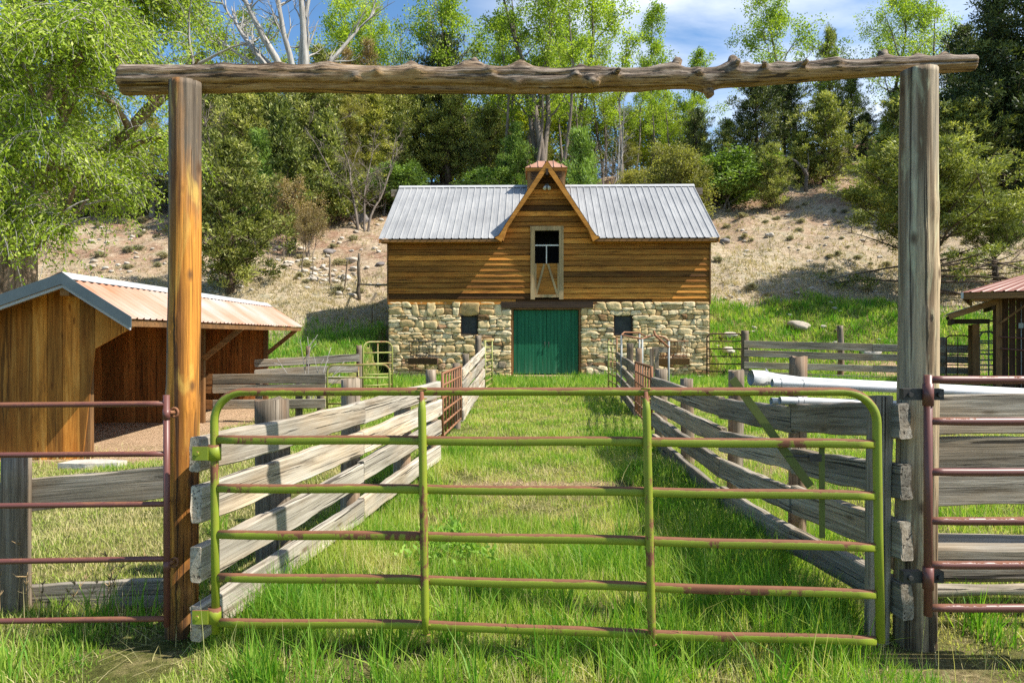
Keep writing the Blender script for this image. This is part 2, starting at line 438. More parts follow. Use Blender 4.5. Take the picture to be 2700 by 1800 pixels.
def plain(name, col, rough=0.7, var=0.25, scale=5, metal=0.0):
    m = NT(name)
    a = m.noise(m.coord(), scale, 5, 0.6)
    c = m.mix(1.0, col, m.ramp(a, [(0.3, 1-var), (0.7, 1+var)]), 'MULTIPLY')
    m.bump(a, 0.2, 0.01)
    return m.done(c, rough, metal)
MAT['black'] = plain('interior_shade', (0.006,0.006,0.006), 0.95)  # near-black, indoor shade put into the colour
MAT['screen'] = plain('dark_window_board', (0.035,0.037,0.036), 0.6, 0.4)
MAT['dark_beam'] = wood('dark_lintel', (0.02,0.012,0.008), (0.05,0.03,0.018), (0.085,0.05,0.03), (0.07,0.035,0.015), 0.3)
MAT['white_metal'] = plain('chalky_white_iron', (0.62,0.6,0.56), 0.6, 0.2)
MAT['mortar'] = plain('recessed_mortar', (0.17,0.125,0.075), 0.95, 0.4, 8)
MAT['iron'] = plain('dark_iron', (0.05,0.045,0.04), 0.6, 0.4, 20)
MAT['lamp_glass'] = plain('frosted_lamp_glass', (0.6,0.6,0.58), 0.2, 0.1)

def door_mat():
    m = NT('worn_green_door')
    g = m.noise(m.coord((24,24,0.7), False), 1, 6, 0.65)
    col = m.ramp(g, [(0.3, (0.004,0.060,0.026)), (0.5, (0.006,0.115,0.050)), (0.72, (0.02,0.18,0.09))])
    tc = m.n('TexCoord'); sp = m.n('SeparateXYZ'); m.put(sp.inputs[0], tc.outputs['Object'])
    wear = m.math('MULTIPLY', m.rng(sp.outputs['Z'], 0.1, 1.1, 1, 0), m.rng(m.noise(m.coord((22,22,0.5), False), 1, 4, 0.6), 0.5, 0.72))
    col = m.mix(m.math('MULTIPLY', wear, 0.5), col, (0.20,0.24,0.17))
    m.bump(g, 0.3, 0.004)
    return m.done(col, 0.6)
MAT['door'] = door_mat()

def stone_mat():
    m = NT('rubble_stone')
    t = m.attr('tint')
    base = m.ramp(t, [(0.0, (0.19,0.10,0.045)), (0.15, (0.46,0.30,0.13)), (0.4, (0.62,0.465,0.24)), (0.65, (0.76,0.61,0.38)), (0.85, (0.60,0.49,0.33)), (0.93, (0.46,0.25,0.13)), (1.0, (0.22,0.18,0.13))])
    a = m.noise(m.coord((1,1,1), False), 9, 8, 0.7); b = m.noise(m.coord((1,1,1), False), 2.6, 4, 0.6)
    col = m.mix(1.0, base, m.ramp(a, [(0.3, 0.62), (0.5, 1.0), (0.7, 1.25)]), 'MULTIPLY')
    col = m.mix(m.rng(b, 0.53, 0.7, 0, 0.5), col, (0.40,0.29,0.12))
    m.bump(a, 0.6, 0.02)
    return m.done(col, 0.9)
MAT['stone'] = stone_mat()

def rock_mat(name, c1, c2):
    m = NT(name)
    a = m.noise(m.coord(), 6, 8, 0.7)
    oi = m.n('ObjectInfo')
    col = m.mix(oi.outputs['Random'], c1, c2)
    col = m.mix(1.0, col, m.ramp(a, [(0.3, 0.55), (0.5, 1.0), (0.7, 1.2)]), 'MULTIPLY')
    m.bump(a, 0.6, 0.03)
    return m.done(col, 0.9)
MAT['rock'] = rock_mat('field_stone', (0.36,0.31,0.25), (0.52,0.48,0.42))
MAT['rock_dark'] = rock_mat('grey_boulder', (0.16,0.14,0.135), (0.22,0.2,0.19))

def leaf(name, c0, c1, c2, transl=0.35, vary=0.3, hue=0.02):
    m = NT(name)
    t = m.attr('tint')
    col = m.ramp(t, [(0.0, c0), (0.5, c1), (1.0, c2)])
    oi = m.n('ObjectInfo')
    col = m.mix(1.0, col, m.ramp(oi.outputs['Random'], [(0, (1-vary, 1-vary*0.9, 1-vary)), (0.5, (1.0,1.0,1.0)), (1, (1+vary*0.6, 1+vary*0.35, 1))]), 'MULTIPLY')
    m.done(col, 0.5, 0, 0.25)
    tr = m.n('BsdfTranslucent'); m.put(tr.inputs[0], m.mix(1.0, col, (1.15,1.25,0.5), 'MULTIPLY'))
    mx = m.n('MixShader'); mx.inputs[0].default_value = transl
    m.t.links.new(m.p.outputs[0], mx.inputs[1]); m.t.links.new(tr.outputs[0], mx.inputs[2]); m.t.links.new(mx.outputs[0], m.out.inputs[0])
    return m.m
MAT['lf_weep'] = leaf('bright_spring_leaves', (0.12,0.20,0.022), (0.30,0.42,0.05), (0.54,0.62,0.17), 0.5)
MAT['lf_cw'] = leaf('cottonwood_leaves', (0.12,0.20,0.022), (0.32,0.43,0.045), (0.52,0.60,0.11), 0.52)
MAT['lf_yellow'] = leaf('yellow_green_leaves', (0.19,0.25,0.025), (0.40,0.46,0.05), (0.56,0.60,0.11), 0.5)
MAT['lf_jun'] = leaf('juniper_foliage', (0.07,0.088,0.018), (0.27,0.295,0.068), (0.60,0.58,0.18), 0.3)
MAT['lf_pin'] = leaf('pinyon_needles', (0.045,0.063,0.016), (0.18,0.22,0.052), (0.48,0.50,0.15), 0.3)
MAT['lf_dark'] = leaf('dark_conifer_needles', (0.022,0.036,0.012), (0.065,0.090,0.028), (0.22,0.25,0.07), 0.2)
MAT['lf_olive'] = leaf('olive_juniper_foliage', (0.14,0.14,0.03), (0.29,0.28,0.07), (0.44,0.42,0.14), 0.42)
MAT['lf_fresh'] = leaf('fresh_green_conifer', (0.07,0.12,0.02), (0.18,0.28,0.05), (0.31,0.43,0.10), 0.3)
MAT['lf_sage'] = leaf('grey_green_scrub', (0.18,0.17,0.10), (0.36,0.33,0.20), (0.52,0.48,0.33), 0.3)
MAT['lf_tan'] = leaf('budding_tan_leaves', (0.17,0.11,0.045), (0.33,0.235,0.10), (0.44,0.36,0.16), 0.3)
MAT['lf_grass'] = leaf('green_grass', (0.66,0.56,0.31), (0.37,0.48,0.075), (0.12,0.295,0.027), 0.48, 0.0)
MAT['lf_dry'] = leaf('dry_grass', (0.26,0.24,0.16), (0.44,0.36,0.22), (0.58,0.48,0.31), 0.25, 0.0)
MAT['lf_weed'] = leaf('weed_leaves', (0.10,0.2,0.03), (0.2,0.36,0.05), (0.3,0.46,0.09), 0.35, 0.1)

def bark(name, c1, c2, c3, sc=6.0):
    m = NT(name)
    g = m.noise(m.coord((sc,sc,sc*0.16)), 1, 7, 0.7, 0.5)
    col = m.ramp(g, [(0.32, c1), (0.5, c2), (0.7, c3)])
    m.bump(g, 0.9, 0.05)
    return m.done(col, 0.9)
MAT['bark_brown'] = bark('brown_bark', (0.03,0.02,0.014), (0.10,0.07,0.05), (0.19,0.14,0.10))
MAT['bark_cw'] = bark('cottonwood_bark', (0.06,0.048,0.038), (0.16,0.13,0.105), (0.28,0.24,0.2))
MAT['bark_pale'] = bark('bleached_wood', (0.16,0.145,0.13), (0.32,0.30,0.275), (0.47,0.45,0.42))
MAT['bark_old'] = bark('furrowed_tan_bark', (0.07,0.045,0.028), (0.26,0.18,0.12), (0.44,0.34,0.25), 9.0)

def ground_mat():
    m = NT('ground_soil')
    dry = m.attr('dry'); dirt = m.attr('dirt'); red = m.attr('red')
    tc = m.n('TexCoord'); v = tc.outputs['Object']
    n1 = m.noise(v, 0.55, 5, 0.6); n2 = m.noise(v, 4.0, 8, 0.72); n3 = m.noise(v, 26.0, 6, 0.75); n4 = m.noise(v, 1.7, 5, 0.6)
    green = m.ramp(n2, [(0.3, (0.055,0.06,0.018)), (0.5, (0.13,0.14,0.035)), (0.7, (0.36,0.29,0.14))])
    dryc = m.ramp(n2, [(0.28, (0.17,0.125,0.08)), (0.45, (0.37,0.295,0.20)), (0.6, (0.48,0.40,0.28)), (0.75, (0.58,0.51,0.39))])
    sage = m.mix(m.rng(n4, 0.5, 0.62, 0, 0.55), dryc, (0.27,0.27,0.185))
    redc = m.ramp(n2, [(0.3, (0.11,0.058,0.035)), (0.5, (0.27,0.165,0.105)), (0.7, (0.43,0.31,0.22))])
    dirtc = m.ramp(n3, [(0.3, (0.26,0.16,0.09)), (0.5, (0.46,0.31,0.19)), (0.7, (0.60,0.44,0.30))])
    wob = m.math('MULTIPLY', m.math('SUBTRACT', n4, 0.5), 1.1)
    c = m.mix(m.math('ADD', dry, m.math('MULTIPLY', wob, m.math('MULTIPLY', dry, m.math('SUBTRACT', 1.0, dry))), clamp=True), green, sage)
    c = m.mix(m.math('MULTIPLY', red, m.rng(n1, 0.38, 0.6, 0.25, 1.0), clamp=True), c, redc)
    c = m.mix(m.math('ADD', dirt, m.math('MULTIPLY', wob, dirt), clamp=True), c, dirtc)
    n5 = m.noise(v, 95.0, 5, 0.8)
    c = m.mix(1.0, c, m.ramp(m.math('ADD', m.math('MULTIPLY', n3, 0.5), m.math('MULTIPLY', n5, 0.5)), [(0.36, 0.42), (0.5, 1.0), (0.64, 1.45)]), 'MULTIPLY')
    m.bump(m.math('ADD', m.math('ADD', n2, m.math('MULTIPLY', n3, 0.5)), m.math('MULTIPLY', n5, 0.25)), 1.0, 0.08)
    return m.done(c, 0.95, 0, 0.1)
MAT['ground'] = ground_mat()
# ------------------------------------------------------------------ camera, sun, sky
cam = bpy.data.cameras.new('camera'); cam.sensor_width = 36.0; cam.lens = F_PX/2700*36
cam.shift_y = -15.0/2700; cam.clip_start = 0.05; cam.clip_end = 3000
co = bpy.data.objects.new('camera', cam); COL.objects.link(co)
co.location = (0, 0, EYE); co.rotation_euler = (math.radians(90), 0, 0)
SC.camera = co
SUN_DIR = Vector((1.0, -0.235, 1.24)).normalized()
sl = bpy.data.lights.new('sun', 'SUN'); sl.energy = 5.0; sl.angle = math.radians(0.5); sl.color = (1.0, 0.94, 0.84)
so = bpy.data.objects.new('sun', sl); COL.objects.link(so)
so.rotation_euler = (-SUN_DIR).to_track_quat('-Z', 'Y').to_euler(); so.location = (30, -10, 40)
W = bpy.data.worlds.new('World'); SC.world = W; W.use_nodes = True
wt = W.node_tree; wt.nodes.clear()
wo = wt.nodes.new('ShaderNodeOutputWorld'); bg = wt.nodes.new('ShaderNodeBackground')
sky = wt.nodes.new('ShaderNodeTexSky'); sky.sky_type = 'NISHITA'; sky.sun_disc = False
sky.sun_elevation = math.asin(SUN_DIR.z); sky.sun_rotation = math.atan2(SUN_DIR.x, SUN_DIR.y)
sky.altitude = 2000; sky.air_density = 1.0; sky.dust_density = 0.1; sky.ozone_density = 1.2
bg.inputs[1].default_value = 0.09
tc = wt.nodes.new('ShaderNodeTexCoord'); mp = wt.nodes.new('ShaderNodeMapping'); mp.inputs['Scale'].default_value = (1.0, 1.0, 2.8)
mp.inputs['Rotation'].default_value = (0, math.radians(24), 0)
nz = wt.nodes.new('ShaderNodeTexNoise'); nz.inputs['Scale'].default_value = 2.6; nz.inputs['Detail'].default_value = 8; nz.inputs['Roughness'].default_value = 0.55; nz.inputs['Distortion'].default_value = 0.5
cr = wt.nodes.new('ShaderNodeMapRange'); cr.inputs[1].default_value = 0.40; cr.inputs[2].default_value = 0.66; cr.inputs[3].default_value = 0.0; cr.inputs[4].default_value = 0.85
sx = wt.nodes.new('ShaderNodeSeparateXYZ'); xr = wt.nodes.new('ShaderNodeMapRange')      # more cirrus towards the right half of the sky
xr.inputs[1].default_value = -0.10; xr.inputs[2].default_value = 0.16; xr.inputs[3].default_value = 0.0; xr.inputs[4].default_value = 1.0
mu = wt.nodes.new('ShaderNodeMath'); mu.operation = 'MULTIPLY'
mx = wt.nodes.new('ShaderNodeMix'); mx.data_type = 'RGBA'
L_ = wt.links.new
L_(tc.outputs['Generated'], mp.inputs[0]); L_(mp.outputs[0], nz.inputs['Vector']); L_(nz.outputs['Fac'], cr.inputs[0])
L_(tc.outputs['Generated'], sx.inputs[0]); L_(sx.outputs['X'], xr.inputs[0]); L_(xr.outputs[0], mu.inputs[0]); L_(cr.outputs[0], mu.inputs[1])
L_(mu.outputs[0], mx.inputs[0]); tn = wt.nodes.new('ShaderNodeMix'); tn.data_type = 'RGBA'; tn.blend_type = 'MULTIPLY'; tn.inputs[0].default_value = 1.0; tn.inputs[7].default_value = (0.95, 1.26, 1.38, 1)
L_(sky.outputs[0], tn.inputs[6]); L_(tn.outputs[2], mx.inputs[6]); mx.inputs[7].default_value = (8.2, 8.5, 8.9, 1)
L_(mx.outputs[2], bg.inputs[0]); L_(bg.outputs[0], wo.inputs[0])
vs = SC.view_settings; vs.view_transform = 'Standard'; vs.look = 'None'; vs.exposure = 0.88; vs.gamma = 1.0; vs.use_curve_mapping = False
SC.cycles.max_bounces = 8; SC.cycles.diffuse_bounces = 4; SC.cycles.transmission_bounces = 6
SC.cycles.use_denoising = False
SC.cycles.sample_clamp_indirect = 8

# ------------------------------------------------------------------ the ground, one sheet to the horizon
def axis(near, step, far, growth, neg_far=None):
    out = list(near)
    s = step; p = out[-1]
    while p < far: s *= growth; p += s; out.append(p)
    return out
ypos = axis(np.arange(-4, 62, 0.27), 0.27, 900, 1.25)
yneg = axis([4.0], 0.5, 300, 1.5)[1:]
ys = np.array([-v for v in yneg[::-1]] + ypos)
xh = axis(np.arange(0, 46, 0.3), 0.3, 900, 1.28)
xs = np.array([-v for v in xh[::-1][:-1]] + xh)
X, Yg = np.meshgrid(xs, ys)
Z = H(X, Yg)
V = np.stack([X.ravel(), Yg.ravel(), Z.ravel()], 1)
nx, ny = len(xs), len(ys)
i0 = (np.arange(ny-1)[:, None]*nx + np.arange(nx-1)[None, :]).ravel()
Q = np.stack([i0, i0+1, i0+1+nx, i0+nx], 1)
def dry_mask(x, y):
    w = 1.1*und(x*0.8+3, y*0.8)*0.6
    left = sm(25.6, 29.0, y + w + 0.45*np.clip(-x-7.5, 0, 8) - 0.5*sm(-9, -6, x))
    right = sm(30.4, 31.6, y + w*0.7)
    k = sm(3, 8, x)
    return left*(1-k) + right*k
def dirt_mask(x, y):
    sx_ = -6.0 - 0.042*(y-9.8)
    shed = sm(9.0, 9.8, y)*(1-sm(17.9, 18.3, y))*sm(-9.5, -8.9, x)*(1-sm(0.5, 1.5, x - sx_ - 0.15*und(x*3, y*3) - 1.2*(1-sm(10.5, 13.0, y))*0.6))
    ledge = sm(7.3, 7.45, y)*(1-sm(7.55, 7.75, y))*sm(-0.9, -0.3, x)*(1-sm(0.9, 1.5, x))*0.9
    bank = np.exp(-((x-15.5)/3.0)**2 - ((y-26.2)/0.9)**2)
    fg = 0.65*np.exp(-((x-1.85)/0.5)**2 - ((y-3.35)/0.35)**2) + 0.4*np.exp(-((x+1.1)/0.4)**2-((y-3.4)/0.25)**2)
    pad = 0.7*np.exp(-((x-3.4)/0.9)**2 - ((y-8.5)/1.0)**2)
    return np.clip(shed + ledge + bank + fg + pad, 0, 1)
def red_mask(x, y):
    return np.clip(sm(31.5, 39, y + 2.2*und(x*0.6, y*0.6))*1.0 - 0.4*sm(8, 11, x)*(1-sm(40, 47, y)), 0, 1)*(1-sm(-14, -11, -x)*0)
me = np_mesh('ground', V, quads=Q, vtint={'dry': dry_mask(X, Yg).ravel(), 'dirt': dirt_mask(X, Yg).ravel(), 'red': red_mask(X, Yg).ravel()}, smooth=True)
tag(obj('ground', me, MAT['ground']), kind='structure')

# ------------------------------------------------------------------ the log gateway
def gate_post(name, px_b, w_b, px_t, w_t, Y, top_py, mat, parent):
    b = P(px_b, 1700, Y); t = P(px_t, top_py, Y)
    zb = hz(b.x, Y) - 0.25
    r0, r1 = w_b/2/F_PX*Y, w_t/2/F_PX*Y
    sides, seg = 56, 110; h = t.z - zb; V = []; off = px_b*0.37
    knots = [(random.uniform(0.1, 0.95)*h, random.uniform(-2.8, -0.3), random.uniform(0.03, 0.05)) for _ in range(9)]
    cracks = [(random.uniform(-3.0, 0.0), random.uniform(0, 9)) for _ in range(3)]
    for i in range(seg+1):
        z = h*i/seg; tt = i/seg; r = r0+(r1-r0)*tt
        cx = (t.x-b.x)*tt + noise.noise(Vector((z*0.7+off, 0, 3)))*0.012
        for k in range(sides):
            an = 2*math.pi*k/sides; ca, sa = math.cos(an), math.sin(an)
            rr = r*(1 + 0.035*noise.noise(Vector((ca*1.5+off, sa*1.5, z*0.8))) + 0.03*noise.noise(Vector((ca*6+off, sa*6, z*0.7))) + 0.014*noise.noise(Vector((ca*16, sa*16, z*2))))
            for zk, ak, rk in knots:
                da = (an - (ak % (2*math.pi)) + math.pi) % (2*math.pi) - math.pi
                d2 = (da*r)**2 + ((z-zk)*0.7)**2
                rr += 0.009*math.exp(-d2/rk**2) - 0.010*math.exp(-d2/(rk*0.35)**2)
            for ac, oc in cracks:
                a0 = ac + 0.25*noise.noise(Vector((z*0.6+oc, oc, 0)))
                da = (an - (a0 % (2*math.pi)) + math.pi) % (2*math.pi) - math.pi
                if abs(da) < 0.07: rr -= 0.016*(1-abs(da)/0.07)*max(0, min(1, 0.5+1.2*noise.noise(Vector((z*0.5, oc, 4)))))
            V.append((cx+rr*ca, rr*sa, z))
    Fc = [(i*sides+k, i*sides+(k+1)%sides, (i+1)*sides+(k+1)%sides, (i+1)*sides+k) for i in range(seg) for k in range(sides)]
    V.append((t.x-b.x, 0, h)); n = len(V)-1
    Fc += [(seg*sides+k, seg*sides+(k+1)%sides, n) for k in range(sides)]
    me = bpy.data.meshes.new(name); me.from_pydata(V, [], Fc); me.polygons.foreach_set('use_smooth', [True]*len(Fc)); me.update()
    o = obj(name, me, mat, parent, (b.x, Y, zb))
    return o
gw = thing('log_gateway', 'tall log gateway with two round posts and a knotty crossbeam over the green gate', 'gateway', (0, 0, 0))
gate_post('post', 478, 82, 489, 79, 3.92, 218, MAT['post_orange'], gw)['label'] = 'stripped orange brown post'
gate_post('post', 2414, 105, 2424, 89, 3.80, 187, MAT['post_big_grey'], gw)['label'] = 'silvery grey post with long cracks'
def crossbeam():
    ctl = [(323,212,78),(480,210,74),(700,207,70),(1080,211,68),(1350,214,66),(1560,213,60),(1800,208,50),(1960,203,52),(2144,189,50),(2374,176,46),(2569,166,42)]
    Yb = lambda px: 4.02 - 0.12*(px-323)/2246
    seg, sides = 420, 48; V = []
    kn = []
    for (px, ang, size, rad) in [(1085,90,0.045,0.035),(1225,80,0.04,0.045),(1258,95,0.05,0.05),(1372,92,0.07,0.05),(1530,75,0.035,0.03),(1575,85,0.03,0.035),(1775,88,0.06,0.045),(1740,70,0.03,0.05),(1925,90,0.055,0.05),(1968,86,0.04,0.025),(2050,88,0.03,0.04),(2180,92,0.03,0.05),(2330,88,0.04,0.045),(2420,90,0.045,0.03),(2490,95,0.05,0.025),
                                 (1295,20,0.035,0.035),(1515,5,0.05,0.022),(1555,-25,0.07,0.035),(1615,10,0.05,0.025),(1435,-60,0.03,0.03),(1362,-40,0.03,0.03),(1835,15,0.045,0.022),(1930,35,0.05,0.025),(1860,-80,0.055,0.05),(1680,-70,0.02,0.06),(1000,12,0.03,0.02),(945,-10,0.025,0.02),(1100,30,0.025,0.04),(2010,25,0.04,0.022),(2105,20,0.04,0.022),(2200,30,0.035,0.03),(860,60,0.025,0.06),(740,70,0.02,0.05),(600,40,0.015,0.05)]:
        kn.append((px, math.radians(ang), size, rad))
    pxs = np.linspace(323, 2569, seg+1)
    cy = np.interp(pxs, [c[0] for c in ctl], [c[1] for c in ctl]); th = np.interp(pxs, [c[0] for c in ctl], [c[2] for c in ctl])
    base = P(1350, 214, 3.96)
    for i, px in enumerate(pxs):
        Y = Yb(px); c = P(px, cy[i], Y) - base; r = th[i]/2/F_PX*Y
        endf = 1.0 if 0 < i < seg else 0.93
        grooves = [(a0 + 0.5*noise.noise(Vector((c.x*0.55, a0*7, 0))), max(0, min(1, 0.55 + 1.3*noise.noise(Vector((c.x*0.6, a0*5, 3))))) ) for a0 in (0.15, 0.75, 1.3, -0.5, -1.1)]
        for k in range(sides):
            an = 2*math.pi*k/sides            # 0 = towards the camera, 90 deg = up
            dy, dz = -math.cos(an), math.sin(an)
            s = c.x
            rr = r*endf*(1 + 0.07*noise.noise(Vector((s*1.7, dy*1.6, dz*1.6))) + 0.06*noise.noise(Vector((s*2.0, dy*6, dz*6+5))) + 0.05*noise.noise(Vector((s*4, dy*13, dz*13))) + 0.03*noise.noise(Vector((s*16, dy*20, dz*20))))
            if -0.1 < math.sin(an) < 0.75 and s < -0.3: rr += r*0.10*noise.noise(Vector((s*3, dz*9, 9)))    # shaggy bark left of the middle
            for (ga, gd) in grooves:
                da = (an - ga + math.pi) % (2*math.pi) - math.pi
                if abs(da) < 0.16: rr -= r*0.30*gd*(1-abs(da)/0.16)
            for (kp, ka, ks, kr) in kn:
                dx = (px-kp)/F_PX*Y
                if abs(dx) > 0.16: continue
                da = (an - ka + math.pi) % (2*math.pi) - math.pi
                d2 = dx*dx + (da*r)**2
                rr += 0.55*ks*math.exp(-d2/kr**2)*r/0.065 + 0.14*ks*math.exp(-d2/(kr*2.2)**2)
            V.append((c.x, c.y + rr*dy, c.z + rr*dz))
    Fc = [(i*sides+k, i*sides+(k+1)%sides, (i+1)*sides+(k+1)%sides, (i+1)*sides+k) for i in range(seg) for k in range(sides)]
    for i in (0, seg):
        ctr = [sum(V[i*sides+k][j] for k in range(sides))/sides for j in range(3)]
        V.append((ctr[0] + (0.015 if i == 0 else -0.015), ctr[1], ctr[2])); n = len(V)-1
        Fc += [(i*sides+k, i*sides+(k+1)%sides, n) for k in range(sides)]
    Rk = random.Random(4)
    for (kp, ka, ks, kr) in kn:
        if ks < 0.04 or Rk.random() < 0.25: continue
        Y = Yb(kp); c = P(kp, np.interp(kp, pxs, cy), Y) - base; r = np.interp(kp, pxs, th)/2/F_PX*Y
        d = Vector((Rk.uniform(-0.5, 0.5), -math.cos(ka), math.sin(ka))).normalized()
        q0 = c + Vector((0, -math.cos(ka), math.sin(ka)))*r*0.8; L = ks*1.05 + r*0.3; rr = min(0.026, kr*0.55)
        n0 = len(V); ns = 9
        u = d.orthogonal().normalized(); w_ = d.cross(u)
        for (f, sc_) in ((0, 1.5), (0.55, 1.12), (0.95, 0.95), (1.0, 0.6)):
            for k in range(ns):
                an = 2*math.pi*k/ns; j = 1+0.18*noise.noise(Vector((an*3, kp, f*3)))
                V.append(tuple(q0 + d*(L*f + (0.008*noise.noise(Vector((an*5, kp, 9))) if f > 0.9 else 0)) + (u*math.cos(an)+w_*math.sin(an))*rr*sc_*j))
        for i in range(3):
            for k in range(ns): Fc.append((n0+i*ns+k, n0+i*ns+(k+1)%ns, n0+(i+1)*ns+(k+1)%ns, n0+(i+1)*ns+k))
        Fc.append(tuple(n0+3*ns+k for k in range(ns)))
    me = bpy.data.meshes.new('crossbeam'); me.from_pydata(V, [], Fc); me.polygons.foreach_set('use_smooth', [len(f)==4 for f in Fc]); me.update()
    import bmesh
    bm = bmesh.new(); bm.from_mesh(me); bmesh.ops.recalc_face_normals(bm, faces=bm.faces); bm.to_mesh(me); bm.free()
    return obj('crossbeam', me, MAT['log'], gw, base)
crossbeam()

# ------------------------------------------------------------------ the green gate
GL, GR = Vector((-1.536, 3.62, 0)), Vector((1.784, 3.42, 0))
GN = Vector((GR.y-GL.y, -(GR.x-GL.x), 0)).normalized()          # towards the camera
def GP(px, py, off=0.0):
    a = (px-CX)/F_PX
    u = (GL.y*a - GL.x)/((GR.x-GL.x) - a*(GR.y-GL.y))
    p = GL.lerp(GR, u); return Vector((p.x, p.y, EYE + (HOR-py)/F_PX*p.y)) + GN*off
gt = thing('pipe_gate', 'wide green painted pipe gate with worn rusty rails hanging between the two gateway posts', 'gate', (0, 0, 0))
def arc(cx, cy, rx, ry, a0, a1, n=9):
    return [(cx + rx*math.cos(math.radians(a0+(a1-a0)*i/n)), cy - ry*math.sin(math.radians(a0+(a1-a0)*i/n))) for i in range(n+1)]
path = [(569,1668),(567,1400),(565,1130)] + arc(643,1111,78,78,180,90) + [(1100,1032),(1500,1032),(1900,1032)] + arc(2222,1115,90,83,90,0) + [(2316,1400),(2322,1692)]
m = MB(); m.tube([GP(*q) for q in path], 0.021, 14)
m.build('frame', MAT['green_paint'], gt)
for (ya, yb, yc, yd) in ((1158,1161,1164,1170),(1286,1289,1296,1306),(1408,1413,1425,1442),(1521,1528,1546,1566),(1640,1646,1671,1688)):
    m = MB()
    q = []
    for px in np.linspace(576, 2308, 36):
        py = np.interp(px, [576, 1115, 1705, 2308], [ya, yb, yc, yd]); q.append(GP(px, py + 1.2*math.sin(px*0.011)))
    q_r = [0.0225]*len(q); q_r[0] = q_r[-1] = 0.0215
    m.tube(q, q_r, 14)
    # slightly flattened front and back, as pressed rail tube
    cen = [Vector(p) for p in q]
    vv = []
    for idx, v in enumerate(m.v):
        c = cen[min(idx//14, len(cen)-1)]; d = Vector(v) - c; n_ = d.dot(GN)
        vv.append(tuple(c + (d - GN*n_)*1.04 + GN*max(-0.017, min(0.017, n_))))
    m.v = vv
    m.build('rail', MAT['green_paint'], gt)
for (x0, x1, yt, yb_) in ((1115,1125,1030,1664),(1701,1717,1030,1690)):
    m = MB(); m.tube([GP(x0+(x1-x0)*t, yt+(yb_-yt)*t, 0.032) for t in np.linspace(0, 1, 14)], [0.008]+[0.0205]*12+[0.012], 14)
    for t in (0.01, 0.205, 0.405, 0.605, 0.80, 0.985):      # weld beads where the rails meet the upright
        for dz in (-0.024, 0.024):
            p = GP(x0+(x1-x0)*t, yt+(yb_-yt)*t, 0.022); m.tube([p+Vector((-0.024,0,dz)), p+Vector((-0.008,-0.006,dz*1.15)), p+Vector((0.010,-0.005,dz*1.1)), p+Vector((0.024,0,dz))], [0.004,0.0065,0.0055,0.004], 6)
    m.build('upright', MAT['green_paint'], gt)
for py in (1192, 1620):
    m = MB()
    c = GP(566, py); m.tube([c+Vector((0,0,-0.04)), c+Vector((0,0,0.04))], 0.033, 14)
    m.box((c.x-0.10, c.y-0.035, c.z-0.035), (c.x-0.02, c.y-0.027, c.z+0.035))
    m.tube([(c.x-0.075, c.y-0.02, c.z), (c.x-0.075, c.y-0.045, c.z)], 0.011, 8)
    m.build('hinge', MAT['green_paint'], gt)
m = MB(); a, b = GP(1938,1000,-0.05), GP(2146,1287,-0.05)
m.beam(a, b, 0.012, 0.04, up=GN.cross(b-a)); m.build('latch_bar', MAT['green_dark'], gt)
m = MB(); a, b = GP(2176,1180,-0.045), GP(2177,1424,-0.045); m.beam(a, b, 0.025, 0.012, up=GN); m.build('latch_upright', MAT['green_dark'], gt)
m = MB(); a, b = GP(2080,1207,-0.05), GP(2172,1209,-0.05); m.tube([a, b], 0.007, 8)
a = GP(2157,1210,-0.045); m.box((a.x-0.03, a.y-0.012, a.z-0.018), (a.x+0.03, a.y+0.012, a.z+0.018)); m.build('latch_rod', MAT['iron'], gt)

# ------------------------------------------------------------------ brown pipe panels left and right of the gateway
pl = thing('pipe_gate', 'brown red pipe panel of five rails fixed to the orange gateway post', 'gate panel', (0, 0, 0))
Yp = 3.72
m = MB(); m.tube([P(439, 1041, Yp), P(440, 1650, Yp)], 0.0165, 12); m.tube([P(439,1078,Yp), P(439,1106,Yp)], 0.0185, 12); m.tube([P(440,1478,Yp), P(440,1506,Yp)], 0.0185, 12)
m.build('upright', MAT['rust_red'], pl)
for (y0, y1) in ((1071,1064),(1202,1196),(1337,1328),(1486,1472),(1642,1630)):
    m = MB(); q = [P(px, y0 + (y1-y0)*(px+350)/780, Yp) for px in np.linspace(-350, 436, 16)]
    m.tube(q, 0.0148, 12); m.build('rail', MAT['rust_red'], pl)
for py in (1087, 1482):
    m = MB(); c = P(460, py, Yp+0.04); c0 = P(446, py, Yp); m.tube([c0, c], 0.010, 8)
    ring = [c + Vector((math.cos(a)*0.019, 0, math.sin(a)*0.024)) for a in np.linspace(0, 2*math.pi, 15)]
    m.tube(ring, 0.007, 6, cap=False); m.build('hinge_eye', MAT['rust'], pl)
pr = thing('pipe_gate', 'dark red brown pipe gate of six rails hinged on the grey gateway post', 'gate', (0, 0, 0))
Yp = 3.46
m = MB(); m.tube([P(2447, 988, Yp), P(2447, 1622, Yp)], 0.020, 14); m.build('upright', MAT['rust_red'], pr)
for py in (1000, 1109.5, 1243, 1372, 1488, 1601):
    m = MB(); q = [P(px, py + 0.7*math.sin(px*0.013) + (px-2450)*0.006, Yp) for px in np.linspace(2450, 3150, 22)]
    rs = [0.0175, 0.0195] + [0.0205]*20
    m.tube(q, rs, 14); m.build('rail', MAT['rust_red'], pr)
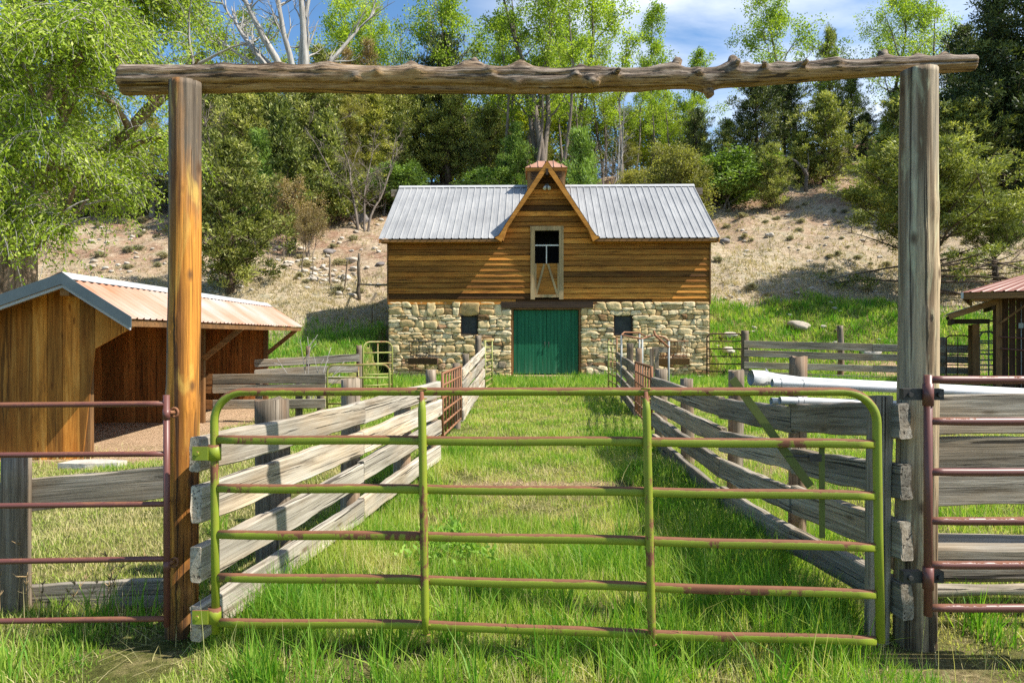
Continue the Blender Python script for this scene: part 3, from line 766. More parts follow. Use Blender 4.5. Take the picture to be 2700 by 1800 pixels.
for py in (1040, 1523):
    m = MB(); c = P(2447, py, Yp); m.tube([c+Vector((0,0,-0.055)), c+Vector((0,0,0.055))], 0.0255, 14)
    m.build('hinge_sleeve', MAT['rust_red'], pr)
    m = MB(); m.box((c.x-0.115, c.y+0.01, c.z-0.028), (c.x-0.02, c.y+0.05, c.z+0.028)); m.box((c.x+0.025, c.y+0.01, c.z-0.028), (c.x+0.085, c.y+0.05, c.z+0.028))
    for dx in (-0.085, 0.06): m.tube([(c.x+dx, c.y+0.012, c.z), (c.x+dx, c.y-0.006, c.z)], 0.012, 8)
    m.build('hinge_plate', MAT['iron'], pr)

# ------------------------------------------------------------------ plank fences beside the gateway
fl = thing('plank_fence', 'low grey two board fence behind the brown red pipe panel', 'fence', (-3.0, 4.3, 0))
post('post', -3.0, 4.25, -0.1, 0.94, 0.06, MAT['post_grey'], fl, square=True)
for (xa, ya, xb, yb_, h) in ((-330,1322,60,1310,0.19),(50,1305,452,1272,0.195),(-330,1592,60,1586,0.2),(50,1588,452,1566,0.225)):
    plank('board', P(xa, ya, 4.34), P(xb, yb_, 4.34), h, 0.042, MAT['board'], fl, 22, 0.012)
fr = thing('plank_wall', 'close set wide grey planks behind the dark red pipe gate', 'fence', (4.0, 4.2, 0))
for (yc, h, Y) in ((1092,0.232,4.16),(1192,0.20,4.17),(1290,0.178,4.16)):
    plank('board', P(2392, yc+2, Y), P(3150, yc-6, Y), h, 0.05, MAT['board'], fr, 30, 0.012)
post('post', 5.6, 4.3, -0.1, 1.35, 0.075, MAT['post_grey'], fr)
post('post', 2.43, 4.30, -0.1, 1.30, 0.06, MAT['post_grey'], fr)
plank('sill_timber', Vector((2.36, 4.25, 0.325)), Vector((6.2, 4.25, 0.335)), 0.22, 0.29, MAT['board'], fr, 20, 0.012)
pole = thing('ground_pole', 'round grey pole lying in the grass beneath the wide planks', 'pole', (2.5, 4.0, 0))
m = MB(); m.tube([P(2400+60*i, 1556-i*0.6, 4.0) for i in range(14)], [0.033+0.004*math.sin(i*1.3) for i in range(14)], 10); m.build('pole', MAT['board'], pole, (2.5,4.0,0))

# ------------------------------------------------------------------ lane fences
def fence(name, label, A, B, tops, h, t, mat, posts, joints=(0, 1), side=1, pr_=None, seg=12, rough=0.008):
    """A,B plan ends; tops = list of boards, each a list of top heights at the joints (fractions along A-B)"""
    A = Vector((A[0], A[1], 0)); B = Vector((B[0], B[1], 0)); d = (B-A).normalized()
    f = thing(name, label, 'fence', A)
    for b in tops:
        for j in range(len(joints)-1):
            p0 = A.lerp(B, joints[j]); p1 = A.lerp(B, joints[j+1])
            if j > 0: p0 = p0 + d*0.006
            p0.z = b[j]-h/2 + random.uniform(-0.008, 0.008); p1.z = b[j+1]-h/2 + random.uniform(-0.008, 0.008)
            plank('board', p0, p1, h*random.uniform(0.93, 1.05), t, mat, f, seg, rough)
    for (x, y, ztop, r) in posts:
        post('post', x, y, hz(x, y)-0.1, ztop, r, pr_ or MAT['post_grey'], f, lean=(random.uniform(-0.02, 0.02), 0))
    return f
lt = [(1.155,1.115,1.13),(0.895,0.86,0.90),(0.58,0.60,0.66),(0.285,0.30,0.365)]
fence('lane_fence', 'pale four board lane fence running from the left gateway post, boards in full sun', (-1.63,3.62), (-0.885,8.5), lt, 0.188, 0.062, MAT['board_pale'],
      [(-1.63,4.78,1.24,0.112),(-1.40,6.06,1.30,0.083),(-1.17,7.45,1.06,0.088),(-0.985,8.68,1.25,0.065)], joints=(0, 0.472, 1), seg=18, rough=0.012)
rt = [(1.32,1.17,1.10,1.115),(1.0,0.87,0.785,0.864),(0.69,0.58,0.507,0.612),(0.355,0.28,0.225,0.33)]
rfence = fence('lane_fence', 'grey four board lane fence running from the right gateway post, boards in shade', (2.075,3.70), (1.915,9.5), rt, 0.19, 0.062, MAT['board'],
      [(2.20,5.42,1.51,0.066),(2.16,6.80,1.335,0.076),(2.09,8.35,1.16,0.079),(2.05,9.70,1.21,0.085)], joints=(0, 0.233, 0.509, 1), seg=16, rough=0.013)
plank('upright_board', Vector((1.975,3.80,0.0)), Vector((1.985,3.80,1.345)), 0.125, 0.045, MAT['board'], rfence, 12, 0.006, up=(1,0,0))
def pipe_panel(name, label, cat, A, B, z0, z1, nr, nv, r, mat, z0b=None, z1b=None, parts=True, round_top=0.0, group=None, drop=None):
    """straight livestock panel between two plan points: outer frame, nr inner rails, nv inner uprights"""
    A = Vector((A[0],A[1],0)); B = Vector((B[0],B[1],0)); z0b = z0 if z0b is None else z0b; z1b = z1 if z1b is None else z1b
    t = thing(name, label, cat, (A.x, A.y, 0), group=group)
    def q(u, v):
        p = A.lerp(B, u); zz0 = z0+(z0b-z0)*u; zz1 = z1+(z1b-z1)*u; p.z = zz0+(zz1-zz0)*v; return p
    L = (B-A).length; Hh = z1-z0
    m = MB()
    if round_top > 0:
        ru, rv = round_top/L, round_top/Hh
        loop = [q(0,0), q(0,1-rv)] + [q(ru-ru*math.cos(a), 1-rv+rv*math.sin(a)) for a in np.linspace(0.15, math.pi/2, 6)] + [q(1-ru+ru*math.sin(a), 1-rv+rv*math.cos(a)) for a in np.linspace(0, math.pi/2-0.1, 6)] + [q(1,1-rv), q(1,0)]
    else: loop = [q(0,0), q(0,1), q(1,1), q(1,0)]
    if round_top > 0: m.tube(loop, r, 8)
    else:
        m.tube([q(0,0), q(0,1.0)], r, 8); m.tube([q(1,0), q(1,1.0)], r, 8); m.tube([q(0,0.985), q(1,0.985)], r, 8)
    m.tube([q(0,0.02), q(1,0.02)], r*0.9, 8)
    m.build('frame', mat, t, (A.x, A.y, 0))
    for i in range(nr):
        v = (i+1)/(nr+1)
        m = MB(); m.tube([q(0.01,v), q(0.99,v)], r*0.85, 8); m.build('rail', mat, t, (A.x, A.y, 0))
    for i in range(nv):
        u = (i+1)/(nv+1)
        m = MB(); m.tube([q(u,0.03), q(u,0.97)], r*0.7, 6); m.build('bar', mat, t, (A.x, A.y, 0))
    return t
pipe_panel('pipe_gate', 'rusty barred panel set in the left lane fence between weathered boards', 'gate panel', (-0.87,8.78), (-0.875,12.0), 0.40, 1.21, 4, 6, 0.019, MAT['rust'], 0.24, 1.16)
fence('lane_fence', 'far pale end of the left lane fence near the barn', (-0.875,12.15), (-0.75,18.9), [(1.09,1.36),(0.86,1.07),(0.60,0.77),(0.36,0.48)], 0.19, 0.05, MAT['board_pale'],
      [(-0.95,12.1,1.2,0.06),(-0.93,14.3,1.30,0.07),(-0.87,18.1,1.68,0.085)], seg=10)
pipe_panel('ladder_gate', 'narrow yellow green ladder gate standing open before the left of the barn doors', 'gate', (-0.74,19.2), (-0.60,21.0), 0.22, 1.54, 6, 0, 0.024, MAT['green_far'])
pipe_panel('pipe_gate', 'rusty barred panel in the right lane fence beside a dark post', 'gate panel', (1.96,9.85), (2.36,13.4), 0.35, 1.24, 4, 6, 0.021, MAT['rust'], 0.22, 1.18)
fence('lane_fence', 'far grey end of the right lane fence with a dark broken top board', (2.40,13.7), (2.70,18.0), [(1.10,1.25),(0.82,1.0),(0.56,0.72),(0.30,0.42)], 0.18, 0.05, MAT['board'],
      [(2.45,13.55,1.43,0.062),(2.60,15.5,1.50,0.075)], seg=10)
pipe_panel('ladder_gate', 'yellow green barred gate standing open before the right of the barn doors', 'gate', (2.71,18.15), (2.75,20.0), 0.2, 1.62, 6, 1, 0.026, MAT['green_far'])
# rusty stanchion frame in front of the right half of the barn
st = thing('stanchion_frame', 'rusty six sided pipe frame standing before the right stone wall', 'frame', (3.4, 17.0, 0))
def stp(zx, zy, Y): return P(1500+zx*0.2976, 850+zy*0.2976, Y)
ring = [stp(465,112,16.4), stp(490,86,17.2), stp(625,92,17.6), stp(690,130,17.0), stp(650,146,16.2), stp(465,112,16.4)]
m = MB(); m.tube(ring, 0.020, 8, cap=False); m.tube([stp(690,130,17.0), stp(755,112,17.2), stp(845,132,17.4), stp(885,165,17.0)], 0.022, 8); m.build('hoop', MAT['rust'], st, (3.4,17.0,0))
for (zx, zy, Y) in ((465,112,16.4),(650,146,16.2),(885,165,17.0),(625,92,17.6)):
    a = stp(zx, zy, Y); m = MB(); m.tube([a, (a.x, a.y, hz(a.x, a.y)-0.05)], 0.024, 8); m.build('leg', MAT['galv'], st, (3.4,17.0,0))
m = MB(); m.tube([stp(752,72,17.1), stp(765,115,17.1), stp(885,222,16.9)], 0.028, 8); m.build('lever', MAT['rust'], st, (3.4,17.0,0))
a, b = stp(738,240,17.0), stp(872,240,17.0); m = MB(); m.beam(a, b, 0.04, 0.13); m.build('cross_board', MAT['board'], st, (3.4,17.0,0))
for zx in (735, 778):
    a = stp(zx, 230, 17.0); m = MB(); m.beam(a, (a.x, a.y, hz(a.x, a.y)-0.05), 0.09, 0.07, up=(0,1,0)); m.build('stake', MAT['post_grey'], st, (3.4,17.0,0))

# fences, gates left of the lane
fb = thing('plank_fence', 'dark three board fence with orange stained ends beside the open shed', 'fence', (-4, 14, 0))
for (y0, y1, h) in ((1000,997,0.2),(1026,1023,0.17),(1066,1063,0.185)):
    plank('board', P(562,y0,14.0), P(858,y1,14.0), h, 0.05, MAT['board'], fb, 10)
    plank('stained_board', P(424,y0+1,14.02), P(561,y0,14.0), h, 0.05, MAT['orange_end'], fb, 6)
for px in (683, 788, 845): q = P(px, 1000, 14.12); post('post', q.x, q.y, hz(q.x,q.y)-0.1, 0.86, 0.07, MAT['post_grey'], fb)
fa = thing('plank_fence', 'pale broken three board fence between the shed and the far green gate', 'fence', (-5, 17.2, 0))
for (ya, yb_, h) in ((957,943,0.19),(984,971,0.18),(1004,1000,0.16)):
    plank('board', P(672,ya,17.0), P(948,yb_,17.4), h, 0.05, MAT['board_pale'], fa, 16, 0.014)
q = P(947, 910, 17.55); post('post', q.x, q.y, hz(q.x,q.y)-0.1, 1.43, 0.07, MAT['post_grey'], fa)
q = P(812, 900, 17.3); post('post', q.x, q.y, hz(q.x,q.y)-0.1, 1.42, 0.05, MAT['post_grey'], fa)
pipe_panel('pipe_gate', 'low rust and green pipe gate at the end of the dark three board fence', 'gate', (P(863,0,14.3).x,14.3), (P(1027,0,14.4).x,14.4), 0.02, 1.075, 3, 1, 0.022, MAT['green_far'], round_top=0.14)
pipe_panel('pipe_gate', 'taller narrow green pipe gate by the left corner of the barn', 'gate', (P(957,0,18.0).x,18.0), (P(1034,0,18.6).x,18.6), 0.1, 1.51, 4, 1, 0.024, MAT['green_far'], round_top=0.2)
bx = thing('iron_stub', 'short rusty iron stub post in grass behind the big left stump', 'post', (P(690,0,12.5).x, 12.5, 0))
m = MB(); c = bx.location; m.box((-0.055,-0.055,-0.15),(0.055,0.055,0.48)); m.tube([(0,-0.06,0.25),(0,-0.10,0.25)], 0.03, 8); m.box((-0.065,-0.065,0.48),(0.065,0.065,0.50))
m.build('stub', MAT['rust'], bx)

# right of the barn
pipe_panel('pipe_gate', 'rusty round cornered pipe gate against the right corner of the barn', 'gate', (P(1864,0,24.6).x,24.6), (P(1958,0,24.4).x,24.4), 0.16, 1.74, 5, 0, 0.026, MAT['dark_rust'], round_top=0.18)
fc = thing('corral_fence', 'long grey four board corral fence at the foot of the green bank', 'fence', (10, 24.2, 0))
for (ya, yb_, h) in ((907,922,0.25),(931,949,0.23),(962,978,0.22),(987,1006,0.21)):
    a = P(1962, ya, 24.2); b = P(2300, ya+(yb_-ya)*0.6, 23.9); c = P(2560, yb_, 23.4)
    plank('board', a, b, h, 0.05, MAT['board'], fc, 10); plank('board', b+Vector((0.01,0,0)), c, h, 0.05, MAT['board'], fc, 8)
for (px, yt, w) in ((1964,871,20),(2214,858,16),(2487,889,18)):
    q = P(px, yt, 24.35); post('post', q.x, q.y, hz(q.x,q.y)-0.15, q.z, w/2/76, MAT['post_grey'], fc, crook=0.1 if px == 2214 else 0)
pipe_panel('pipe_gate', 'dark pipe gate leaning on the corral fence left of the roofed stall', 'gate', (P(2495,0,22.6).x,22.6), (P(2556,0,22.5).x,22.5), 0.1, 1.68, 4, 1, 0.02, MAT['dark_rust'], round_top=0.15)
pipe_panel('pipe_gate', 'tall grey galvanised pipe gate under the lean-to roof', 'gate', (P(2574,0,21.5).x,21.5), (P(2640,0,21.4).x,21.4), 0.1, 2.12, 5, 1, 0.03, MAT['galv'], round_top=0.25)
pipe_panel('pipe_gate', 'shorter grey galvanised pipe gate in front of the tall one under the lean-to', 'gate', (P(2582,0,20.9).x,20.9), (P(2624,0,20.8).x,20.8), 0.1, 1.80, 5, 0, 0.026, MAT['galv'], round_top=0.2)

# irrigation pipes resting on the lane fence
def irr(label, pts, r, cup=None, group=None, collar=None):
    t = thing('irrigation_pipe', label, 'pipe', pts[0], group=group)
    a, b = Vector(pts[0]), Vector(pts[1]); d = (b-a).normalized()
    m = MB(); n = 24
    ring = [a+(b-a)*i/n for i in range(n+1)]
    m.tube(ring, r, 18, cap=False); m.tube([a+d*0.004, b-d*0.004], r*0.93, 18, cap=False)
    m.build('barrel', MAT['aluminium'], t, pts[0])
    if cup:
        m = MB(); m.tube([a-d*cup[0], a-d*(cup[0]*0.5), a-d*0.12, a, a+d*0.16], [cup[1], cup[1], cup[1]*0.96, r*1.5, r*1.04], 20, cap=False)
        m.tube([a-d*cup[0]*0.99, a-d*0.1], cup[1]*0.9, 20, cap=False)
        u = Vector((0,0,1)); m.add([a-d*(cup[0]*0.45)+u*cup[1]*1.0, a-d*0.05+u*r*1.1, a-d*(cup[0]*0.45)+u*cup[1]*1.32, a-d*(cup[0]*0.45)+u*cup[1]*1.0+Vector((0,0.012,0)), a-d*0.05+u*r*1.1+Vector((0,0.012,0)), a-d*(cup[0]*0.45)+u*cup[1]*1.32+Vector((0,0.012,0))], [(0,1,2),(5,4,3),(0,2,5,3),(1,4,5,2)])
        m.build('coupler', MAT['aluminium'], t, pts[0])
    if collar:
        m = MB()
        for k in collar: m.tube([a+d*k, a+d*(k+0.035)], r*1.14, 18, cap=False)
        m.build('collar', MAT['aluminium'], t, pts[0])
    return t
irr('white irrigation pipe with a big cup shaped coupler, topmost on the right lane fence', (P(2052,999,5.22), P(3100,1052,5.6)), 0.0255, (0.215, 0.058))
irr('white irrigation pipe with a stepped collar just below the cup ended one', (P(2036,1009,5.02), P(3100,1060,5.1)), 0.029, None, None, (0.06, 0.22))
irr('white irrigation pipe with an open end lowest on the lane fence top board', (P(2033,1057,5.08), P(3100,1098,5.5)), 0.026, None, None, (0.2,))
irr('white irrigation pipe with ringed open end wedged beside the lowest one', (P(2056,1055,4.98), P(3100,1090,5.35)), 0.027, None, None, (0.13, 0.17))
# ------------------------------------------------------------------ the barn (local frame: front wall on y=0)
barn = thing('barn', 'two storey barn of rubble stone and orange brown siding with green double doors', 'barn', (1.28, 25.0, 0), math.radians(-1.6))
HW = 5.715
ZS, ZE, ZR, YE, YR = 2.89, 5.09, 7.76, -0.40, 3.60
XC = -0.04
OPEN = [(-1.31, 1.17, -0.2, 2.88), (-3.11, -2.50, 1.73, 2.39), (2.33, 3.00, 1.69, 2.40)]   # doors, two windows

def stones(W0, W1, Z0, Z1, opens, seed):
    R = random.Random(seed)
    V, Q, T = [], [], []
    zs = [Z0]
    while zs[-1] < Z1 - 0.2: zs.append(zs[-1] + R.choice((R.uniform(0.09, 0.15), R.uniform(0.14, 0.30))))
    zs[-1] = Z1
    for o in opens:
        for zz in (o[2], o[3]):
            k = min(range(1, len(zs)-1), key=lambda i: abs(zs[i]-zz))
            if abs(zs[k]-zz) < 0.12: zs[k] = zz
    offs = [R.uniform(0, 50) for _ in zs]
    def bz(i, x):
        if i == 0 or i == len(zs)-1: return zs[i]
        return zs[i] + 0.095*noise.noise(Vector((x*1.3+offs[i], i*3.1, 0))) + 0.03*noise.noise(Vector((x*3+offs[i], i*3.1, 7)))
    def stone(c4, tint, dep):
        (x0,z0),(x1,z1),(x2,z2),(x3,z3) = c4          # bl br tr tl
        n = 20; base = len(V)
        cx = (x0+x1+x2+x3)/4; cz = (z0+z1+z2+z3)/4
        so_ = R.uniform(0, 99); ex = R.uniform(3.5, 9)
        rings = [(1.0, 0.03), (0.995, -dep*0.8), (0.955, -dep*0.97), (0.55, -dep*1.0)]
        tx, tz = R.uniform(-0.10, 0.10), R.uniform(-0.10, 0.10)
        for (s, y) in rings:
            for k in range(n):
                an = 2*math.pi*(k+0.5)/n; ca, sa = math.cos(an), math.sin(an)
                rr = (abs(ca)**ex + abs(sa)**ex)**(-1/ex)
                u = 0.5+0.5*ca*rr*s; v = 0.5+0.5*sa*rr*s
                jit = 0.10*noise.noise(Vector((ca*1.6+so_, sa*1.6, 0)))
                u += jit*ca; v += jit*sa
                x = (x0*(1-u)+x1*u)*(1-v)+(x3*(1-u)+x2*u)*v; z = (z0*(1-u)+z1*u)*(1-v)+(z3*(1-u)+z2*u)*v
                yy = y + (0.02*noise.noise(Vector((x*7, z*7, so_))) + tx*(x-cx) + tz*(z-cz) if y < 0 else 0)
                V.append((x, yy, z))
        V.append((cx, -dep*1.06, cz)); ctr = len(V)-1
        for r in range(3):
            for k in range(n):
                k2 = (k+1) % n
                Q.append((base+r*n+k, base+r*n+k2, base+(r+1)*n+k2, base+(r+1)*n+k)); T.append(tint)
        for k in range(n):
            Q.append((base+3*n+k, base+3*n+(k+1)%n, ctr)); T.append(tint)
    for i in range(len(zs)-1):
        zm = (zs[i]+zs[i+1])/2; hh = zs[i+1]-zs[i]
        spans = [(W0, W1)]
        for o in opens:
            if o[2]-0.03 < zm < o[3]+0.03:
                ns = []
                for a, b in spans:
                    if o[0] > a and o[1] < b: ns += [(a, o[0]), (o[1], b)]
                    else: ns.append((a, b))
                spans = ns
        for a, b in spans:
            cuts = [a]
            while cuts[-1] < b - 0.12: cuts.append(cuts[-1] + R.uniform(0.2, 0.46) * (1.15 if hh > 0.22 else 1.0) * R.choice((0.7, 1, 1, 1.4)))
            if b - cuts[-2 if len(cuts) > 1 else 0] < 0.14 and len(cuts) > 2: cuts.pop()
            cuts[-1] = b
            sl_ = [0] + [R.uniform(-0.055, 0.055) for _ in cuts[1:-1]] + [0]
            for j in range(len(cuts)-1):
                xa, xb = cuts[j], cuts[j+1]
                g = 0.003
                lo = lambda x: bz(i, x)+g; hi = lambda x: bz(i+1, x)-g
                parts = [(0.0, 1.0)]
                if hh > 0.21 and R.random() < 0.5:
                    q = R.uniform(0.3, 0.7); parts = [(0.0, q-0.015), (q+0.015, 1.0)]
                for (pa, pb) in parts:
                    xl0, xl1 = xa-sl_[j]+g, xa+sl_[j]+g; xr0, xr1 = xb-sl_[j+1]-g, xb+sl_[j+1]-g
                    def pt(xq, f): return (xq, lo(xq)+(hi(xq)-lo(xq))*f)
                    tint = min(1, max(0, R.choice((R.gauss(0.45, 0.16), R.gauss(0.45, 0.16), R.uniform(0, 1)))))
                    stone((pt(xl0+(xl1-xl0)*pa, pa), pt(xr0+(xr1-xr0)*pa, pa), pt(xr0+(xr1-xr0)*pb, pb), pt(xl0+(xl1-xl0)*pb, pb)), tint, R.uniform(0.045, 0.085))
    return V, Q, T
import bmesh
for (wa, wb, sd) in ((-HW+0.02, -1.31, 11), (1.17, HW-0.03, 23)):
    V, Q, T = stones(wa, wb, -0.15, ZS-0.02, OPEN[1:], sd)
    me = bpy.data.meshes.new('stone_wall'); me.from_pydata(V, [], Q)
    a = me.attributes.new('tint', 'FLOAT', 'FACE'); a.data.foreach_set('value', T)
    me.polygons.foreach_set('use_smooth', [True]*len(Q)); me.update()
    bm = bmesh.new(); bm.from_mesh(me); bmesh.ops.recalc_face_normals(bm, faces=bm.faces); bm.to_mesh(me); bm.free()
    obj('stone_wall', me, MAT['stone'], barn)
# mortar beds behind the stones, with the openings left out
for bits in ((((-HW,-0.2),(-3.12,ZS)),((-2.49,-0.2),(-1.32,ZS)),((-3.12,-0.2),(-2.49,1.72)),((-3.12,2.40),(-2.49,ZS))), (((1.18,-0.2),(2.32,ZS)),((3.01,-0.2),(HW,ZS)),((2.32,-0.2),(3.01,1.68)),((2.32,2.41),(3.01,ZS)))):
    m = MB()
    for lo, hi in bits: m.box((lo[0], -0.03, lo[1]), (hi[0], 0.45, hi[1]))
    m.build('mortar_bed', MAT['mortar'], barn)
m = MB(); m.box((-HW, 0.46, -0.3), (-HW+0.4, 7.2, ZS-0.004)); m.box((HW-0.4, 0.46, -0.3), (HW, 7.2, ZS-0.004)); m.box((-HW+0.41, 6.8, -0.3), (HW-0.41, 7.2, ZS-0.004))
m.build('side_wall', MAT['stone'], barn)
m = MB(); m.box((-HW+0.02, 0.06, ZS-0.003), (HW-0.02, 7.1, ZS+0.08)); m.build('loft_floor', MAT['stall_wall'], barn)

# lap siding
FOOT, FLZ = 1.63, 5.30        # dormer roof foot (half width) and the height where its straight slope starts
def dorm_half(z):             # half width of the dormer wall at height z
    if z < ZE-0.02: return HW
    return max(0.0, FOOT*(7.70-z)/(7.70-FLZ))
HX0, HX1, HZ0, HZ1 = -0.62, 0.55, 3.0, 5.52     # hay door with its frame
R = random.Random(5); m = MB(); z = ZS-0.10; crs = 0.196
while z < 7.55:
    z1 = z+crs
    wl = dorm_half(z+0.02); wt_ = dorm_half(z1)
    if z < ZE-0.02 and z1 > ZE-0.02: wl = HW; wt_ = HW
    spans = [(-wl+ (XC if wl < HW else 0), wl+(XC if wl < HW else 0))]
    slope = (wl-wt_)
    if z1 > HZ0+0.05 and z < HZ1: spans = [(spans[0][0], HX0+0.05), (HX1-0.05, spans[0][1])]
    for (a, b) in spans:
        cuts = [a]
        while b-cuts[-1] > 6.2: cuts.append(cuts[-1]+R.uniform(3.2, 5.4))
        cuts.append(b)
        for j in range(len(cuts)-1):
            x0, x1 = cuts[j]+(0.003 if j else 0), cuts[j+1]-(0.003 if j < len(cuts)-2 else 0)
            s0 = slope if (x0 == spans[0][0]) else 0; s1 = slope if (x1 == spans[-1][1]) else 0
            n = max(1, int((x1-x0)/0.5)); vs_ = []; tt = min(1, max(0, R.gauss(0.5, 0.33)))
            for i in range(n+1):
                f = i/n; xb = x0+(x1-x0)*f; xt = (x0+s0)+((x1-s1)-(x0+s0))*f
                wv = 0.006*noise.noise(Vector((xb*0.8, z*7, 0)))
                vs_ += [(xb, 0.0, z+wv), (xb, -0.062, z+wv), (xt, -0.022, z1-0.016+wv), (xt, 0.0, z1-0.016+wv)]
            fs_ = []
            for i in range(n):
                o_ = i*4
                for k in range(4): fs_.append((o_+k, o_+(k+1)%4, o_+4+(k+1)%4, o_+4+k))
            fs_ += [(0,1,2,3), (n*4+3, n*4+2, n*4+1, n*4)]
            m.add(vs_, fs_, tt)
    z = z1
m.build('siding', MAT['siding'], barn)
for (xa, xb) in ((-HW+0.01, HX0+0.05), (HX1-0.05, HW-0.01)):     # added dark backing: groove shade put into its colour
    m = MB(); m.box((xa, 0.004, ZS-0.08), (xb, 0.03, ZE-0.1)); m.build('groove_shade', MAT['dark_beam'], barn)
m = MB(); m.prism([(XC-1.55, 0.004, ZE-0.098), (XC+1.55, 0.004, ZE-0.098), (XC+1.38, 0.004, HZ1), (XC-1.38, 0.004, HZ1)][:2] + [(HX1-0.05, 0.004, ZE-0.098)][:0] + [(XC+1.40, 0.004, 5.56), (XC+0.02, 0.004, 7.66), (XC-0.02, 0.004, 7.66), (XC-1.40, 0.004, 5.56)], (0, 0.02, 0)) if False else m.prism([(XC-1.40, 0.004, 5.57), (XC+1.40, 0.004, 5.57), (XC+0.03, 0.004, 7.62), (XC-0.03, 0.004, 7.62)], (0, 0.02, 0)); m.build('groove_shade', MAT['dark_beam'], barn)
for s in (-1, 1):
    m = MB(); xi = HX0+0.05 if s < 0 else HX1-0.05
    m.prism([(xi, 0.004, ZE-0.09), (XC+s*1.66, 0.004, ZE-0.09), (XC+s*1.40, 0.004, 5.565), (xi, 0.004, 5.565)], (0, 0.02, 0)); m.build('groove_shade', MAT['dark_beam'], barn)
m = MB()
for s in (-1, 1):
    poly = [(s*(HW-0.05), 0.0, ZS), (s*(HW-0.05), 7.2, ZS), (s*(HW-0.05), 7.2, 5.2), (s*(HW-0.05), 3.6, 7.6), (s*(HW-0.05), 0.0, 5.2)]
    m.prism(poly, (s*0.06, 0, 0), 0.4)
m.prism([(-HW+0.06, 7.1, ZS+0.1), (HW-0.06, 7.1, ZS+0.1), (HW-0.06, 7.1, 5.2), (-HW+0.06, 7.1, 5.2)], (0, 0.06, 0), 0.4)
m.build('gable_wall', MAT['siding'], barn)
m = MB()
for s in (-1, 1): m.box((s*(HW+0.003)-0.012+ (0.0), -0.078, ZS-0.1), (s*(HW+0.003)+0.03*s if s > 0 else s*(HW+0.003)+0.012, 0.0, ZE-0.12)) if s > 0 else m.box((-HW-0.035, -0.078, ZS-0.1), (-HW+0.012, 0.0, ZE-0.12))
m.build('corner_board', MAT['timber_z'], barn)

# roofs
def ribbed(m, x0, x1, pitch, point, vstart, vend=None, rh=0.030, rw=0.036, nv=10, minor=0):
    """ribbed sheet: point(x, v, off) -> xyz; vstart(x) lower end, upper end 1"""
    cols = []
    x = x0; 
    while x < x1-1e-4:
        e = min(x+pitch, x1)
        prof = [(x, 0)]
        if minor:
            for q in range(1, minor+1):
                c = x + (e-x)*q/(minor+1) ; prof += [(c-0.012, 0), (c, 0.006), (c+0.012, 0)]
        prof += [(max(x, e-rw*1.6), 0), (max(x, e-rw*1.15), rh), (max(x, e-rw*0.45), rh)]
        cols += prof; x = e
    cols.append((x1, 0))
    V = []; F_ = []
    for (cx_, off) in cols:
        v0 = vstart(cx_)
        for k in range(nv+1): V.append(point(cx_, v0+(1-v0)*k/nv, off))
    for i in range(len(cols)-1):
        for k in range(nv):
            a = i*(nv+1)+k; F_.append((a, a+nv+1, a+nv+2, a+1))
    m.add(V, F_, 0.5)
nrm = Vector((0, -(ZR-ZE), YR-YE)).normalized()
def rp(x, v, off): return Vector((x, YE+(YR-YE)*v, ZE+(ZR-ZE)*v)) + nrm*off
VAL = 1.66
m = MB()
vs0 = lambda x: max(0.0, 1-abs(x-XC)/VAL) if abs(x-XC) < VAL else 0.0
ribbed(m, -HW-0.27, XC-0.02, 0.262, rp, vs0, minor=2)
ribbed(m, XC+0.02, HW+0.27, 0.262, rp, vs0, minor=2)
nb = Vector((0, (ZR-ZE), YR-YE)).normalized()
m.add([(-HW-0.27, YR, ZR), (HW+0.27, YR, ZR), (HW+0.27, 2*YR-YE, ZE), (-HW-0.27, 2*YR-YE, ZE)], [(0,1,2,3)])
m.build('roof', MAT['roof_grey'], barn)
m = MB()      # ridge cap in two lengths, left and right of the dormer
for a, b in ((-HW-0.28, XC-0.05), (XC+0.05, HW+0.28)):
    m.add([(a, YR-0.16, ZR-0.06), (b, YR-0.16, ZR-0.06), (b, YR, ZR+0.055), (a, YR, ZR+0.055), (b, YR+0.16, ZR-0.06), (a, YR+0.16, ZR-0.06)], [(0,1,2,3), (3,2,4,5)])
m.build('ridge_cap', MAT['silver_cap'], barn)
m = MB()      # rake edges, deck under the sheet
for s in (-1, 1):
    x = s*(HW+0.25); m.prism([(x, YE, ZE-0.02), (x, YR, ZR-0.02), (x, 2*YR-YE, ZE-0.02), (x, 2*YR-YE, ZE-0.17), (x, YR, ZR-0.17), (x, YE, ZE-0.17)], (-s*0.035, 0, 0))
m.build('rake_board', MAT['fascia'], barn)
for (a, b) in ((-HW-0.25, XC-VAL+0.05), (XC+VAL-0.05, HW+0.25)):
    m = MB(); m.box((a, YE+0.01, ZE-0.115), (b, YE+0.05, ZE-0.025)); m.build('eave_board', MAT['timber'], barn)  # eave shade put into the colour: browner wood than the fascia
    m = MB(); m.box((a+0.04 if a < 0 else a, YE+0.055, ZE-0.13), (b, 0.0, ZE-0.10)); m.build('soffit', MAT['fascia'], barn)
for s in (-1, 1):
    m = MB(); x = s*(HW+0.02); m.box((min(x, x+s*0.58), YR-0.12, ZR-0.40), (max(x, x+s*0.58), YR+0.12, ZR-0.12)); m.build('ridge_beam', MAT['board'], barn)
